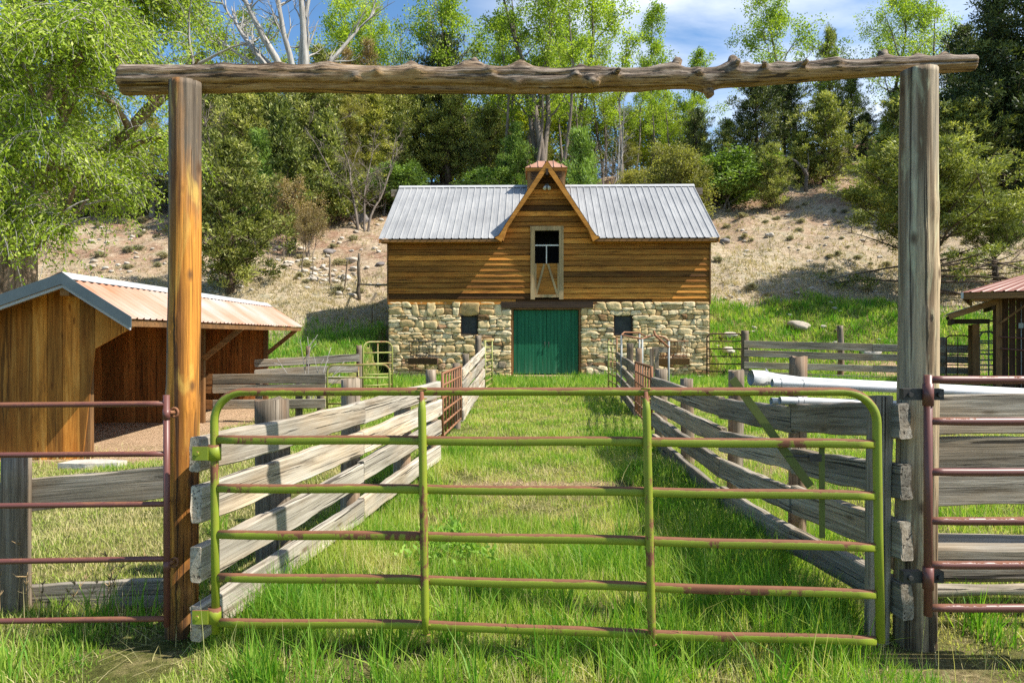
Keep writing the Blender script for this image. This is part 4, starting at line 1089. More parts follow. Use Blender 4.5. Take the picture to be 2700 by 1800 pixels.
# dormer roof with flared feet
YF = -0.44
prof = [(1.86, ZE+0.035), (1.72, ZE+0.10), (1.60, ZE+0.26), (1.46, ZE+0.50), (0.0, 7.83)]
def back(z): return YE+(z-ZE)/(ZR-ZE)*(YR-YE)
m = MB()
for s in (-1, 1):
    for k in range(len(prof)-1):
        (xa, za), (xb, zb_) = prof[k], prof[k+1]
        steps = 1 if k < 3 else 8
        for q in range(steps):
            f0, f1 = q/steps, (q+1)/steps
            p0 = (xa+(xb-xa)*f0, za+(zb_-za)*f0); p1 = (xa+(xb-xa)*f1, za+(zb_-za)*f1)
            m.add([(XC+s*p0[0], YF, p0[1]), (XC+s*p0[0], back(p0[1])+0.05, p0[1]), (XC+s*p1[0], back(p1[1])+0.05, p1[1]), (XC+s*p1[0], YF, p1[1])], [(0,1,2,3)])
m.build('dormer_roof', MAT['roof_grey'], barn)
for s in (-1, 1):
    dx, dz = 1.46, 7.83-(ZE+0.50); L0 = math.hypot(dx, dz); nx_, nz_ = -dz/L0, -dx/L0      # inward-down normal of the rake (for the +x side)
    out = [(1.84, ZE+0.02), (1.70, ZE+0.085), (1.585, ZE+0.25), (1.45, ZE+0.485), (0.0, 7.80)]
    w = 0.175
    inn = [(0.0, 7.80-w*L0/dx), (1.50+nx_*w+0.10, ZE+0.36+nz_*w), (1.60, ZE-0.13)]
    poly = [(XC+s*x, YF+0.002, z) for x, z in out+inn]
    m = MB(); m.prism(poly, (0, 0.04, 0)); m.build('rake_fascia', MAT['fascia'], barn)
    m = MB()      # soffit under the overhang
    for (p0, p1) in ((( 1.58, ZE-0.02), (1.44, ZE+0.40)), ((1.44, ZE+0.40), (0.0, 7.72))):
        m.prism([(XC+s*p0[0], YF+0.045, p0[1]), (XC+s*p1[0], YF+0.045, p1[1]), (XC+s*(p1[0]-0.03*(p1[0]>0)), YF+0.045, p1[1]-0.05), (XC+s*(p0[0]-0.03), YF+0.045, p0[1]-0.05)], (0, 0.43, 0))
    m.build('dormer_soffit', MAT['fascia'], barn)
m = MB(); m.box((XC-0.045, YF-0.012, 7.30), (XC+0.045, 0.0, 7.52)); m.build('ridge_block', MAT['dark_beam'], barn)
# cupola
cu = MB(); cu.box((-0.75, YR-0.75, 7.0), (0.75, YR+0.75, 8.32)); cu = cu.build('cupola', MAT['timber_z'], barn)
m = MB()
e, tpp, z0, z1 = 0.84, 0.27, 8.33, 8.72
B_ = [(-e,YR-e,z0),(e,YR-e,z0),(e,YR+e,z0),(-e,YR+e,z0)]; T_ = [(-tpp,YR-tpp,z1),(tpp,YR-tpp,z1),(tpp,YR+tpp,z1),(-tpp,YR+tpp,z1)]
m.add(B_+T_, [(0,1,5,4),(1,2,6,5),(2,3,7,6),(3,0,4,7),(4,5,6,7),(3,2,1,0)])
for s in (0, 1, 2, 3):
    a = Matrix.Rotation(s*math.pi/2, 3, 'Z')
    for k in (-0.62, -0.31, 0.0, 0.31, 0.62):
        f = 1.0 if abs(k) <= tpp else (e-abs(k))/(e-tpp)
        p0 = a @ Vector((k, -e, 0)); p1 = a @ Vector((k, -e+(e-tpp)*f, 0))
        m.beam((p0.x, p0.y+YR, z0+0.02), (p1.x, p1.y+YR, z0+(z1-z0)*f+0.02), 0.025, 0.04)
m.build('cupola_roof', MAT['copper'], cu)
m = MB(); m.box((-0.82, YR-0.82, 8.20), (0.82, YR+0.82, 8.325)); m.build('cupola_eave', MAT['fascia'], cu)
m = MB()
for x in (-0.42, 0.42):
    for k in range(5): m.add([(x-0.18, YR-0.80, 7.86+k*0.065), (x+0.18, YR-0.80, 7.86+k*0.065), (x+0.18, YR-0.755, 7.91+k*0.065), (x-0.18, YR-0.755, 7.91+k*0.065)], [(0,1,2,3)])
m.build('louvre', MAT['dark_beam'], cu)
# hay door
hd = MB()
hd.box((HX0, -0.10, 2.96), (HX0+0.155, -0.045, 5.41)); hd.box((HX1-0.155, -0.10, 2.96), (HX1, -0.045, 5.41))
hd.prism([(HX0-0.01,-0.104,5.405),(HX1+0.01,-0.104,5.405),(HX1+0.01,-0.104,5.56),(HX0-0.01,-0.104,5.56)], (0,0.07,0))
hd.box((HX0+0.156, -0.096, 3.03), (HX1-0.156, -0.05, 3.13))
hd = hd.build('hay_door', MAT['trim'], barn)
m = MB(); m.box((HX0+0.16, -0.05, 3.10), (HX1-0.16, -0.015, 4.235))
m.build('door_leaf', MAT['siding'], hd)
for (xa, za, xb, zb_) in ((-0.13, 4.22, -0.42, 3.14), (0.0, 4.22, 0.33, 3.14)):
    m = MB(); m.beam((xa, -0.062, za), (xb, -0.062, zb_), 0.075, 0.024, up=(0,1,0)); m.build('brace', MAT['trim'], hd)
for x in (HX0+0.185, HX1-0.185):
    m = MB(); m.box((x-0.025, -0.075, 3.14), (x+0.025, -0.05, 4.24)); m.build('stile', MAT['trim'], hd)
m = MB(); m.box((HX0+0.15, -0.06, 4.86), (HX1-0.15, -0.03, 4.905)); m.box((-0.07, -0.055, 4.24), (-0.035, -0.03, 4.86)); m.build('bar', MAT['white_metal'], hd)
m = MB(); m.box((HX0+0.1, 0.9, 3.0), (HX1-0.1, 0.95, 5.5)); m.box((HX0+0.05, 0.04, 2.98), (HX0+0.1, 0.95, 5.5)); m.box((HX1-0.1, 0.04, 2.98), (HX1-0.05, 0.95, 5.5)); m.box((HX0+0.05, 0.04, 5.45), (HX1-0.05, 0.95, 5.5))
m.build('loft_shade_box', MAT['black'], barn)  # added black box, its colour stands in for the loft's shade
# floodlight
fl_ = MB(); fl_.tube([(XC, -0.03, 7.0), (XC, -0.11, 7.0)], 0.075, 12); fl_ = fl_.build('floodlight', MAT['iron'], barn)
for s in (-1, 1):
    m = MB(); m.tube([(XC+s*0.03, -0.10, 6.98), (XC+s*0.07, -0.15, 6.93), (XC+s*0.085, -0.20, 6.86)], [0.035, 0.05, 0.062], 12); m.build('lamp_head', MAT['lamp_glass'], fl_)
# doors
for s, (a, b) in ((-1, (-1.225, -0.046)), (1, (-0.034, 1.09))):
    m = MB(); n = 9
    for k in range(n):
        x0 = a+(b-a)*k/n; x1 = a+(b-a)*(k+1)/n
        m.beam(((x0+x1)/2, 0.13, 0.31), ((x0+x1)/2, 0.13, 2.585), (x1-x0)-0.004, 0.04, up=(0,1,0), ch=0.006)
    d = m.build('barn_door', MAT['door'], barn)
    m = MB(); x = -0.04+s*0.07; m.tube([(x, 0.10, 1.25), (x, 0.06, 1.27), (x, 0.06, 1.43), (x, 0.10, 1.45)], 0.011, 6); m.build('handle', MAT['iron'], d)
m = MB(); m.box((-1.31, -0.03, 0.1), (-1.235, 0.2, 2.60)); m.box((1.10, -0.03, 0.1), (1.17, 0.2, 2.60)); m.box((-1.31, -0.028, 2.602), (1.17, 0.2, 2.655)); m.build('door_frame', MAT['timber_z'], barn)
m = MB(); m.box((-1.66, -0.105, 2.657), (1.60, 0.2, ZS-0.01)); m.build('lintel', MAT['dark_beam'], barn)
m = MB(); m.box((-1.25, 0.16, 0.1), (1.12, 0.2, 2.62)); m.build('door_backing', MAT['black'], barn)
R = random.Random(3); m = MB()
m.prism([(-1.2,-0.42,0.02),(0.95,-0.46,0.02),(0.97,0.05,0.02),(-1.22,0.05,0.02)], (0,0,0.25), 0.9)
for (a, b) in ((-0.75, 0.0), (0.02, 0.9)): m.prism([(a,-0.72,0.0),(b,-0.75,0.0),(b-0.02,-0.44,0.0),(a+0.02,-0.44,0.0)], (0,0,0.17), R.uniform(0.8, 1))
m.build('stone_step', MAT['stone'], barn)
for (a, b, c, d) in OPEN[1:]:
    m = MB(); m.box((a-0.02, 0.05, c-0.02), (b+0.02, 0.09, d+0.02)); w_ = m.build('window', MAT['screen'], barn)
    m = MB(); m.box((a-0.0, -0.02, c-0.01), (a+0.035, 0.045, d)); m.box((b-0.035, -0.02, c-0.01), (b, 0.045, d)); m.box((a+0.036, -0.02, d-0.035), (b-0.036, 0.045, d)); m.box((a+0.036, -0.02, c-0.01), (b-0.036, 0.045, c+0.025)); m.build('window_frame', MAT['dark_beam'], w_)
# hay racks on the wall
def rack(xc, label, mat, troughmat):
    t = thing('hay_rack', label, 'hay rack')
    t.matrix_world = barn_m @ Matrix.Translation((xc, -0.12, 0.66))
    m = MB()
    for z, y in ((0.82, -0.30), (0.30, -0.10)): m.tube([(-0.48,-0.0,z), (-0.48,y,z), (0.48,y,z), (0.48,0.0,z)], 0.016, 6)
    m.tube([(-0.48,0.0,0.82), (0.48,0.0,0.82)], 0.014, 6)
    m.build('frame', mat, t)
    for k in range(9):
        x = -0.46+0.115*k; m = MB(); m.tube([(x,-0.30,0.82), (x,-0.24,0.55), (x,-0.10,0.30)], 0.009, 5); m.build('bar', mat, t)
    m = MB()
    m.prism([(-0.52,-0.34,0.22),(-0.52,-0.02,0.22),(-0.52,-0.02,0.0),(-0.52,-0.24,0.0)], (1.04,0,0)); m.build('trough', troughmat, t)
barn_m = Matrix.Translation(barn.location) @ Matrix.Rotation(barn.rotation_euler.z, 4, 'Z')
rack(-4.42, 'dark iron hay rack hung on the stone wall left of the green doors', MAT['iron'], MAT['dark_rust'])
rack(4.40, 'rusty hay rack with red trough hung on the stone wall right of the green doors', MAT['rust'], MAT['rust'])

# ------------------------------------------------------------------ the open shed on the left
shed = thing('open_shed', 'open fronted stained plank shed with a rust orange ribbed roof', 'shed', (-6.03, 9.8, 0), 0.042)
ZRS, ZES, XES = 2.48, 1.90, 0.90
def roofz(x): return ZRS - (ZRS-ZES)/XES*x if x > 0 else ZRS + 0.364*x
XB = -2.75
def plank_wall(name, outline_top, x0, x1, y, zb, mat, dy=0.03, bw=0.2, diag=None, seed=1):
    R = random.Random(seed); m = MB(); x = x0
    while x < x1-0.02:
        e = min(x1, x+bw*R.uniform(0.85, 1.2))
        a, b = x+0.003, e-0.003
        za = zb(a) if callable(zb) else zb; zb2 = zb(b) if callable(zb) else zb
        if outline_top(a) - za > 0.02 or outline_top(b) - zb2 > 0.02:
            yy = y + R.uniform(-0.004, 0.004)
            m.prism([(a, yy, za), (b, yy, zb2), (b, yy, max(zb2+0.01, outline_top(b))), (a, yy, max(za+0.01, outline_top(a)))], (0, dy, 0), min(1, max(0, R.gauss(0.5, 0.25))))
        x = e
    return m.build(name, mat, shed)
XP = 0.11
def diag(x): return 1.44 + (x-XP)*(1.86-1.44)/(XES-0.06-XP) if x > XP else -0.35
top = lambda x: roofz(x)-0.07
plank_wall('gable_wall', top, XB, XES-0.05, 0.0, diag, MAT['shed_wall'], seed=4)
plank_wall('partition', top, XB+0.1, XP, 4.1, -0.16, MAT['shed_inner'], seed=6)
plank_wall('far_gable_wall', top, XB+0.1, XP, 8.2, -0.16, MAT['shed_inner'], seed=8)
m = MB(); m.box((XB, 0.05, -0.3), (XB+0.04, 8.2, 1.44)); m.build('back_wall', MAT['shed_inner'], shed)
for y in (0.035, 4.05, 8.15):
    m = MB(); m.box((XP-0.10, y, -0.3), (XP+0.004, y+0.10, ZRS-0.14)); m.build('post', MAT['timber_z'], shed)
for y in (4.07, 8.17):
    m = MB(); m.beam((XP, y, 1.22), (XES-0.05, y, ZES-0.07), 0.045, 0.10); m.build('brace', MAT['timber'], shed)
m = MB(); ys0, ys1 = -0.42, 8.55
nS = Vector((ZRS-ZES, 0, XES)).normalized()
ribbed(m, ys0, ys1, 0.19, lambda u, v, off: Vector((XES*(1-v), u, ZES+(ZRS-ZES)*v)) + nS*off, lambda x: 0.0, rh=0.024, rw=0.04, nv=3)
nL = Vector((-0.364, 0, 1)).normalized()
ribbed(m, ys0, ys1, 0.19, lambda u, v, off: Vector((XB-0.3+(0-(XB-0.3))*v, u, roofz(XB-0.3)+(ZRS-roofz(XB-0.3))*v)) + nL*off, lambda x: 0.0, rh=0.024, rw=0.04, nv=3)
m.build('roof', MAT['roof_faded'], shed)
m = MB(); m.add([(0.14, ys0-0.02, roofz(0.14)+0.035), (0.14, ys1, roofz(0.14)+0.035), (0, ys1, ZRS+0.045), (0, ys0-0.02, ZRS+0.045), (-0.14, ys1, roofz(-0.14)+0.035), (-0.14, ys0-0.02, roofz(-0.14)+0.035)], [(0,1,2,3), (3,2,4,5)]); m.build('ridge_cap', MAT['silver_cap'], shed)
m = MB()
yt = ys0-0.025
for (xa, xb) in ((XES+0.01, 0.0), (0.0, XB-0.3)):
    a0, a1 = (xa, roofz(xa)+0.03), (xb, roofz(xb)+0.03); dz = 0.15
    m.prism([(a0[0], yt, a0[1]), (a1[0], yt, a1[1]), (a1[0], yt, a1[1]-dz), (a0[0], yt, a0[1]-dz)], (0, 0.02, 0))
m.build('rake_trim', MAT['rake_trim'], shed)
m = MB(); 
for (xa, xb) in ((XES-0.02, 0.0), (0.0, XB-0.25)):
    m.prism([(xa, ys0+0.0, roofz(xa)-0.125), (xb, ys0+0.0, roofz(xb)-0.125), (xb, ys0, roofz(xb)-0.165), (xa, ys0, roofz(xa)-0.165)], (0, 0.04, 0))
m.build('rake_edge', MAT['silver_cap'], shed)
m = MB(); m.box((XES-0.07, ys0+0.03, ZES-0.105), (XES-0.025, ys1, ZES-0.012)); m.build('eave_beam', MAT['timber'], shed)
m = MB(); m.box((-0.06, ys0+0.05, ZRS-0.27), (0.06, ys1-0.05, ZRS-0.10)); m.build('ridge_beam', MAT['timber'], shed)
m = MB()
for y in np.arange(0.3, 8.4, 0.75): m.beam((XES-0.09, y, ZES-0.05), (0.0, y, ZRS-0.05), 0.04, 0.07); m.beam((0.0, y, ZRS-0.05), (XB, y, roofz(XB)-0.05), 0.04, 0.07)
m.build('rafter', MAT['shed_inner'], shed)
slab = thing('stone_slab', 'flat pale stone slab on the ground at the corner of the open shed', 'slab', tuple(hit(240, 1232)))
m = MB(); R = random.Random(2)
poly = [(-0.36,-0.12,0.0),(0.02,-0.17,0),(0.40,-0.08,0),(0.42,0.10,0),(0.05,0.20,0),(-0.30,0.13,0)]
m.prism(poly, (0,0,0.075)); m.build('slab', MAT['rock'], slab)

# ------------------------------------------------------------------ the roofed stall at the right edge
stall = thing('roofed_stall', 'dark timber stall with a dull red metal roof at the right edge', 'stall', (12.36, 19.3, 0), math.radians(-35))
Eh = 2.86; AP, RS = 3.0, 0.37
m = MB()
ribbed(m, 0.0, 11.0, 0.25, lambda u, v, off: Vector((u + (AP*v if u < AP else (0 if u < 8 else -(u-8)*v)) if u >= AP else u+(AP-u)*v, AP*v, Eh+RS*AP*v+off)), lambda x: 0.0, rh=0.02, rw=0.05, nv=6)
m.add([(0,0,Eh),(AP,AP,Eh+RS*AP),(AP,AP+0.2,Eh+RS*AP),(0,2*AP+0.2,Eh)], [(0,1,2,3)]); m.add([(0,2*AP+0.2,Eh),(AP,AP+0.2,Eh+RS*AP),(8,AP+0.2,Eh+RS*AP),(11,2*AP+0.2,Eh)], [(0,1,2,3)])
m.add([(AP,AP,Eh+RS*AP),(8,AP,Eh+RS*AP),(8,AP+0.2,Eh+RS*AP),(AP,AP+0.2,Eh+RS*AP)], [(0,1,2,3)])
m.build('roof', MAT['roof_red'], stall)
m = MB(); m.box((0.03, 0.02, Eh-0.19), (11.0, 0.07, Eh-0.02)); m.box((0.02, 0.075, Eh-0.19), (0.07, 6.0, Eh-0.02)); m.build('eave_beam', MAT['timber'], stall)
m = MB(); m.box((-0.01, -0.006, Eh-0.17), (0.05, 0.016, Eh-0.0)); m.build('corner_cap', MAT['silver_cap'], stall)
for x in (0.85, 4.5, 8.2):
    m = MB(); m.box((x-0.07, 0.66, -0.1), (x+0.07, 0.80, Eh-0.03)); m.build('post', MAT['timber_z'], stall)
    m = MB(); m.beam((x+0.02, 0.63, Eh-0.85), (x+0.85, 0.63, Eh-0.14), 0.05, 0.15, up=(0,1,0)); m.build('brace', MAT['timber'], stall)
R = random.Random(9); m = MB(); x = 0.70
while x < 10.5:
    e = x+R.uniform(0.16, 0.24); m.box((x+0.003, 0.95, -0.1), (e-0.003, 0.98, Eh+0.1), R.uniform(0.2, 0.8)); x = e
m.build('wall', MAT['stall_wall'], stall)
for i, z in enumerate((1.62, 1.30, 0.4)):
    m = MB(); m.tube([(0.87, 0.6, z+0.02), (1.8, 0.58, z-0.05), (4.4, 0.55, z-0.06), (9, 0.55, z-0.06)], 0.022, 8); m.build('pipe_rail', MAT['rust_red'], stall)
m = MB(); m.tube([(1.35, 0.92, 2.6), (1.35, 0.92, 0.0)], 0.012, 6); m.box((1.29, 0.86, 1.88), (1.40, 0.94, 2.02)); m.build('conduit', MAT['galv'], stall)
# lean-to
lean = thing('lean_to', 'small open lean-to with pale roof panels beside the roofed stall', 'lean-to', (12.42, 19.95, 0), math.radians(-30))
LZ0, LZ1 = 2.20, 2.62
m = MB(); m.beam((0.0, 0.0, LZ0), (1.15, 0.0, LZ1), 0.05, 0.15); m.build('rafter', MAT['timber'], lean)
for y in (0.9, 1.8, 2.7):
    m = MB(); m.beam((0.02, y, LZ0+0.005), (1.15, y, LZ1+0.005), 0.05, 0.11); m.build('rafter', MAT['dark_beam'], lean)
for k, (x, z) in enumerate(((0.10, LZ0-0.10), (1.05, LZ1-0.12))):
    m = MB(); m.box((x-0.04, 0.03, z-0.10), (x+0.04, 2.9, z+0.05)); m.build('beam', MAT['dark_beam'], lean)
m = MB(); m.box((0.145, 0.50, LZ0-0.19), (1.005, 0.57, LZ0-0.05)); m.build('beam', MAT['dark_beam'], lean)
m = MB()
for x in (0.35, 0.75): z = LZ0+(LZ1-LZ0)*x/1.15; m.box((x-0.02, 0.0, z+0.045), (x+0.02, 2.9, z+0.075))
m.build('batten', MAT['dark_beam'], lean)
for y in (0.535, 2.6):
    m = MB(); m.box((0.60, y-0.08, -0.1), (0.76, y+0.08, LZ0-0.195)); m.build('post', MAT['timber_z'], lean)
m = MB(); nL2 = Vector((-(LZ1-LZ0)/1.15, 0, 1)).normalized()
ribbed(m, -0.03, 2.95, 0.12, lambda u, v, off: Vector((-0.04+1.2*v, u, LZ0+0.085+(LZ1-LZ0)*v)) + nL2*off, lambda x: 0.0, rh=0.015, rw=0.03, nv=2)
m.build('roof', MAT['translucent_panel'], lean)
# ------------------------------------------------------------------ vegetation generators
def nrmz(a): return a/np.maximum(np.linalg.norm(a, axis=1, keepdims=True), 1e-6)
class Leaves:
    def __init__(s, seed): s.P = []; s.D = []; s.L = []; s.Wd = []; s.T = []; s.r = np.random.default_rng(seed)
    def clump(s, c, d, n, rad, L, w, tint, up=0.3, spread=0.8, tvar=0.2, squash=1.0):
        r = s.r; off = r.normal(0, 1, (n, 3)); off = off/np.maximum(np.linalg.norm(off, axis=1, keepdims=True), 1e-6) * (r.random((n, 1))**0.45)*rad
        off[:, 2] *= squash
        s.P.append(np.asarray(c)[None, :] + off)
        dd = np.asarray(d)[None, :]*0.6 + r.normal(0, spread, (n, 3)) + off/max(rad, 1e-3)*0.5; dd[:, 2] += up
        s.D.append(nrmz(dd)); s.L.append(L*r.uniform(0.65, 1.3, n)); s.Wd.append(w*r.uniform(0.7, 1.25, n))
        s.T.append(np.clip(tint + r.normal(0, tvar, n), 0, 1))
    def mesh(s, name):
        Pn = np.concatenate(s.P); D = np.concatenate(s.D); L = np.concatenate(s.L)[:, None]; w = np.concatenate(s.Wd)[:, None]; T = np.concatenate(s.T)
        sd = nrmz(np.cross(D, s.r.normal(0, 1, D.shape))); nn = np.cross(D, sd)
        mid = Pn + D*L*0.48 + nn*w*0.12
        V = np.stack([Pn, mid + sd*w*0.5, Pn + D*L, mid - sd*w*0.5], 1).reshape(-1, 3)
        q = np.arange(len(Pn)*4).reshape(-1, 4)
        return np_mesh(name, V, quads=q, tint=T)
def wander(p, d, L, n, R, wob=0.25, lift=0.0):
    pts = [Vector(p)]; d = Vector(d).normalized()
    for i in range(n):
        d = (d + Vector((R.gauss(0, wob), R.gauss(0, wob), R.gauss(0, wob*0.7) + lift))).normalized()
        pts.append(pts[-1] + d*(L/n))
    return pts
def taper(r0, r1, n): return [r0 + (r1-r0)*i/(n-1) for i in range(n)]

KINDS = {}
def reg(kind, trunk_mb, leaves, bark_m, leaf_m, h):
    tm = trunk_mb.mesh(kind+'_trunk'); tm.materials.append(bark_m)
    cm = None
    if leaves is not None and leaves.P:
        cm = leaves.mesh(kind+'_crown'); cm.materials.append(leaf_m)
    KINDS[kind] = (tm, cm, h)

def conifer(kind, seed, h, rad, prof, nl, leaf_m, nper=46, L=0.2, w=0.05, bare=0.08, clump_r=0.30, up=0.35, lift=0.12, lean=0.0, droop=0.0, tint0=0.45, gap=0.0, cl=7, bark_m=None, trunk_r=None):
    R = random.Random(seed); m = MB(); lv = Leaves(seed)
    tr = trunk_r or h*0.022
    tp = [Vector((lean*(i/9)**1.5*h + R.gauss(0, 0.01)*h*(i > 0), R.gauss(0, 0.008)*h*(i > 0), h*0.97*i/9 - (0.3 if i == 0 else 0))) for i in range(10)]
    m.tube(tp, taper(tr*1.25, tr*0.12, 10), 7)
    def at(t):
        f = t*9; i = min(8, int(f)); return tp[i].lerp(tp[i+1], f-i)
    for i in range(nl):
        t = bare + (0.985-bare)*((i+R.random()*0.7)/nl)
        if R.random() < gap: continue
        az = i*2.399 + R.uniform(-0.5, 0.5)
        Ln = max(0.12*rad, rad*prof(t)*R.uniform(0.55, 1.18))
        el = (0.05 + 0.9*t**1.6) - droop*(1-t) + R.uniform(-0.15, 0.2)
        d = Vector((math.cos(az)*math.cos(el), math.sin(az)*math.cos(el), math.sin(el)))
        pts = wander(at(t), d, Ln, 5, R, 0.16, lift)
        m.tube(pts, taper(max(0.012, tr*0.34*(1-t*0.6)), 0.006, 6), 4, cap=False)
        tl = tint0 + R.gauss(0, 0.2)
        n = max(2, int(cl*Ln/rad+1.5))
        for k in range(n):
            f = 0.30 + 0.70*(k+R.random()*0.6)/n; f = min(f, 1.0)
            q = f*5; j = min(4, int(q)); c = pts[j].lerp(pts[j+1], q-j)
            sp = 0.24*Ln*(0.4+f*0.6)
            c = c + Vector((R.gauss(0, sp), R.gauss(0, sp), R.gauss(0, sp*0.45)+0.05))
            dd = (c - at(max(0, t-0.05))).normalized()
            lv.clump(c, dd, int(nper*R.uniform(0.6, 1.3)), clump_r*R.uniform(0.7, 1.25), L, w, tl + R.gauss(0, 0.14), up, 0.75, 0.2, 0.75)
            if R.random() < 0.5: m.tube([pts[j], c], [0.012, 0.004], 3, cap=False)
    reg(kind, m, lv, bark_m or MAT['bark_brown'], leaf_m, h)
pf_round = lambda t: (math.sin(math.pi*min(1, 0.20+t*0.80))**0.75)*(1 if t < .9 else .75)
pf_cone = lambda t: max(0.06, (1-t)**0.72)
pf_ball = lambda t: max(0.1, math.sin(math.pi*(0.08+0.9*t))**0.6)
pf_col = lambda t: max(0.1, min(1, t*5+0.45))*max(0.1, (1-t)**0.45)
conifer('pinyon_round', 1, 7.0, 2.5, pf_round, 84, MAT['lf_jun'], 46, 0.21, 0.062, 0.05, 0.30)
conifer('pinyon_tall', 2, 11.0, 3.0, pf_round, 84, MAT['lf_pin'], 44, 0.25, 0.072, 0.10, 0.42)
conifer('juniper_dense', 3, 5.5, 1.9, pf_cone, 66, MAT['lf_pin'], 44, 0.20, 0.06, 0.03, 0.30, up=0.6)  # junipers behind the lit pinyon: shade put into the darker needle colour
conifer('juniper_olive', 4, 6.5, 2.2, pf_ball, 62, MAT['lf_olive'], 56, 0.16, 0.042, 0.06, 0.30, gap=0.12)
conifer('fir_dark', 5, 15.0, 3.4, pf_cone, 110, MAT['lf_dark'], 70, 0.26, 0.075, 0.08, 0.48, up=0.1, droop=0.25, lift=0.03)
conifer('pinyon_dark', 6, 9.0, 2.9, pf_round, 80, MAT['lf_dark'], 48, 0.24, 0.07, 0.05, 0.40)
conifer('juniper_fresh', 7, 5.0, 2.0, pf_cone, 64, MAT['lf_fresh'], 72, 0.16, 0.045, 0.02, 0.32, up=0.7)
conifer('juniper_open', 8, 6.0, 2.6, pf_round, 44, MAT['lf_olive'], 44, 0.15, 0.042, 0.28, 0.28, gap=0.15, bark_m=MAT['bark_pale'], trunk_r=0.15)
conifer('spire_conifer', 9, 9.0, 1.5, pf_col, 74, MAT['lf_jun'], 56, 0.2, 0.055, 0.05, 0.32, up=0.6)
conifer('tan_spire', 10, 9.0, 1.7, pf_col, 60, MAT['lf_tan'], 40, 0.17, 0.045, 0.05, 0.34, up=0.7, bark_m=MAT['bark_pale'])
conifer('low_juniper', 12, 3.2, 2.6, lambda t: max(.25, 1-t*0.8), 54, MAT['lf_jun'], 72, 0.16, 0.045, 0.02, 0.30, up=0.4)

def sprawl():
    """big sprawling pinyon: dark bare lower limbs sweeping out and down, foliage on the upper side"""
    R = random.Random(31); m = MB(); lv = Leaves(31); h = 6.4
    tp = [Vector((0.25*math.sin(i*0.5), 0.1*math.sin(i), h*0.95*i/9-(0.3 if i == 0 else 0))) for i in range(10)]
    m.tube(tp, taper(0.26, 0.04, 10), 8)
    for i in range(62):
        t = 0.10 + 0.88*i/62
        az = i*2.399 + R.uniform(-0.4, 0.4); Ln = (4.4*(1-t)**0.55+0.5)*R.uniform(0.6, 1.1)
        low = t < 0.36
        el = -0.10 + 0.9*t + R.uniform(-0.15, 0.15)
        d = Vector((math.cos(az)*math.cos(el), math.sin(az)*math.cos(el), math.sin(el)))
        f = t*9; j = min(8, int(f)); p0 = tp[j].lerp(tp[j+1], f-j)
        pts = wander(p0, d, Ln, 7, R, 0.2, -0.03 if low else 0.07)
        m.tube(pts, taper(0.07*(1.1-t), 0.01, 8), 5, cap=False)
        tl = 0.5+R.gauss(0, 0.13)
        for k in range(9 if low else 11):
            ff = R.uniform(0.3 if low else 0.25, 1.0); q = ff*7; j = min(6, int(q)); c0 = pts[j].lerp(pts[j+1], q-j)
            dd = Vector((R.gauss(0, 1), R.gauss(0, 1), R.gauss(-0.15 if low else 0.5, 0.5))).normalized()
            tw = wander(c0, dd, R.uniform(0.35, 0.95), 3, R, 0.3, -0.08 if low else 0.1)
            m.tube(tw, [0.014, 0.01, 0.007, 0.004], 3, cap=False)
            if low and (R.random() < 0.62 or ff < 0.6):
                for _ in range(3):
                    q_ = wander(tw[R.choice((1, 2))], Vector((R.gauss(0, 1), R.gauss(0, 1), R.gauss(-0.3, 0.6))), R.uniform(0.2, 0.5), 2, R, 0.3)
                    m.tube(q_, [0.008, 0.006, 0.003], 3, cap=False)
                continue
            for q_ in (tw[2], tw[3]):
                lv.clump(q_, dd, int(60*R.uniform(0.6, 1.2)), 0.26, 0.16, 0.04, tl+R.gauss(0, 0.08), 0.35, 0.75, 0.15, 0.8)
    reg('pinyon_sprawling', m, lv, MAT['bark_brown'], MAT['lf_pin'], h)
sprawl()

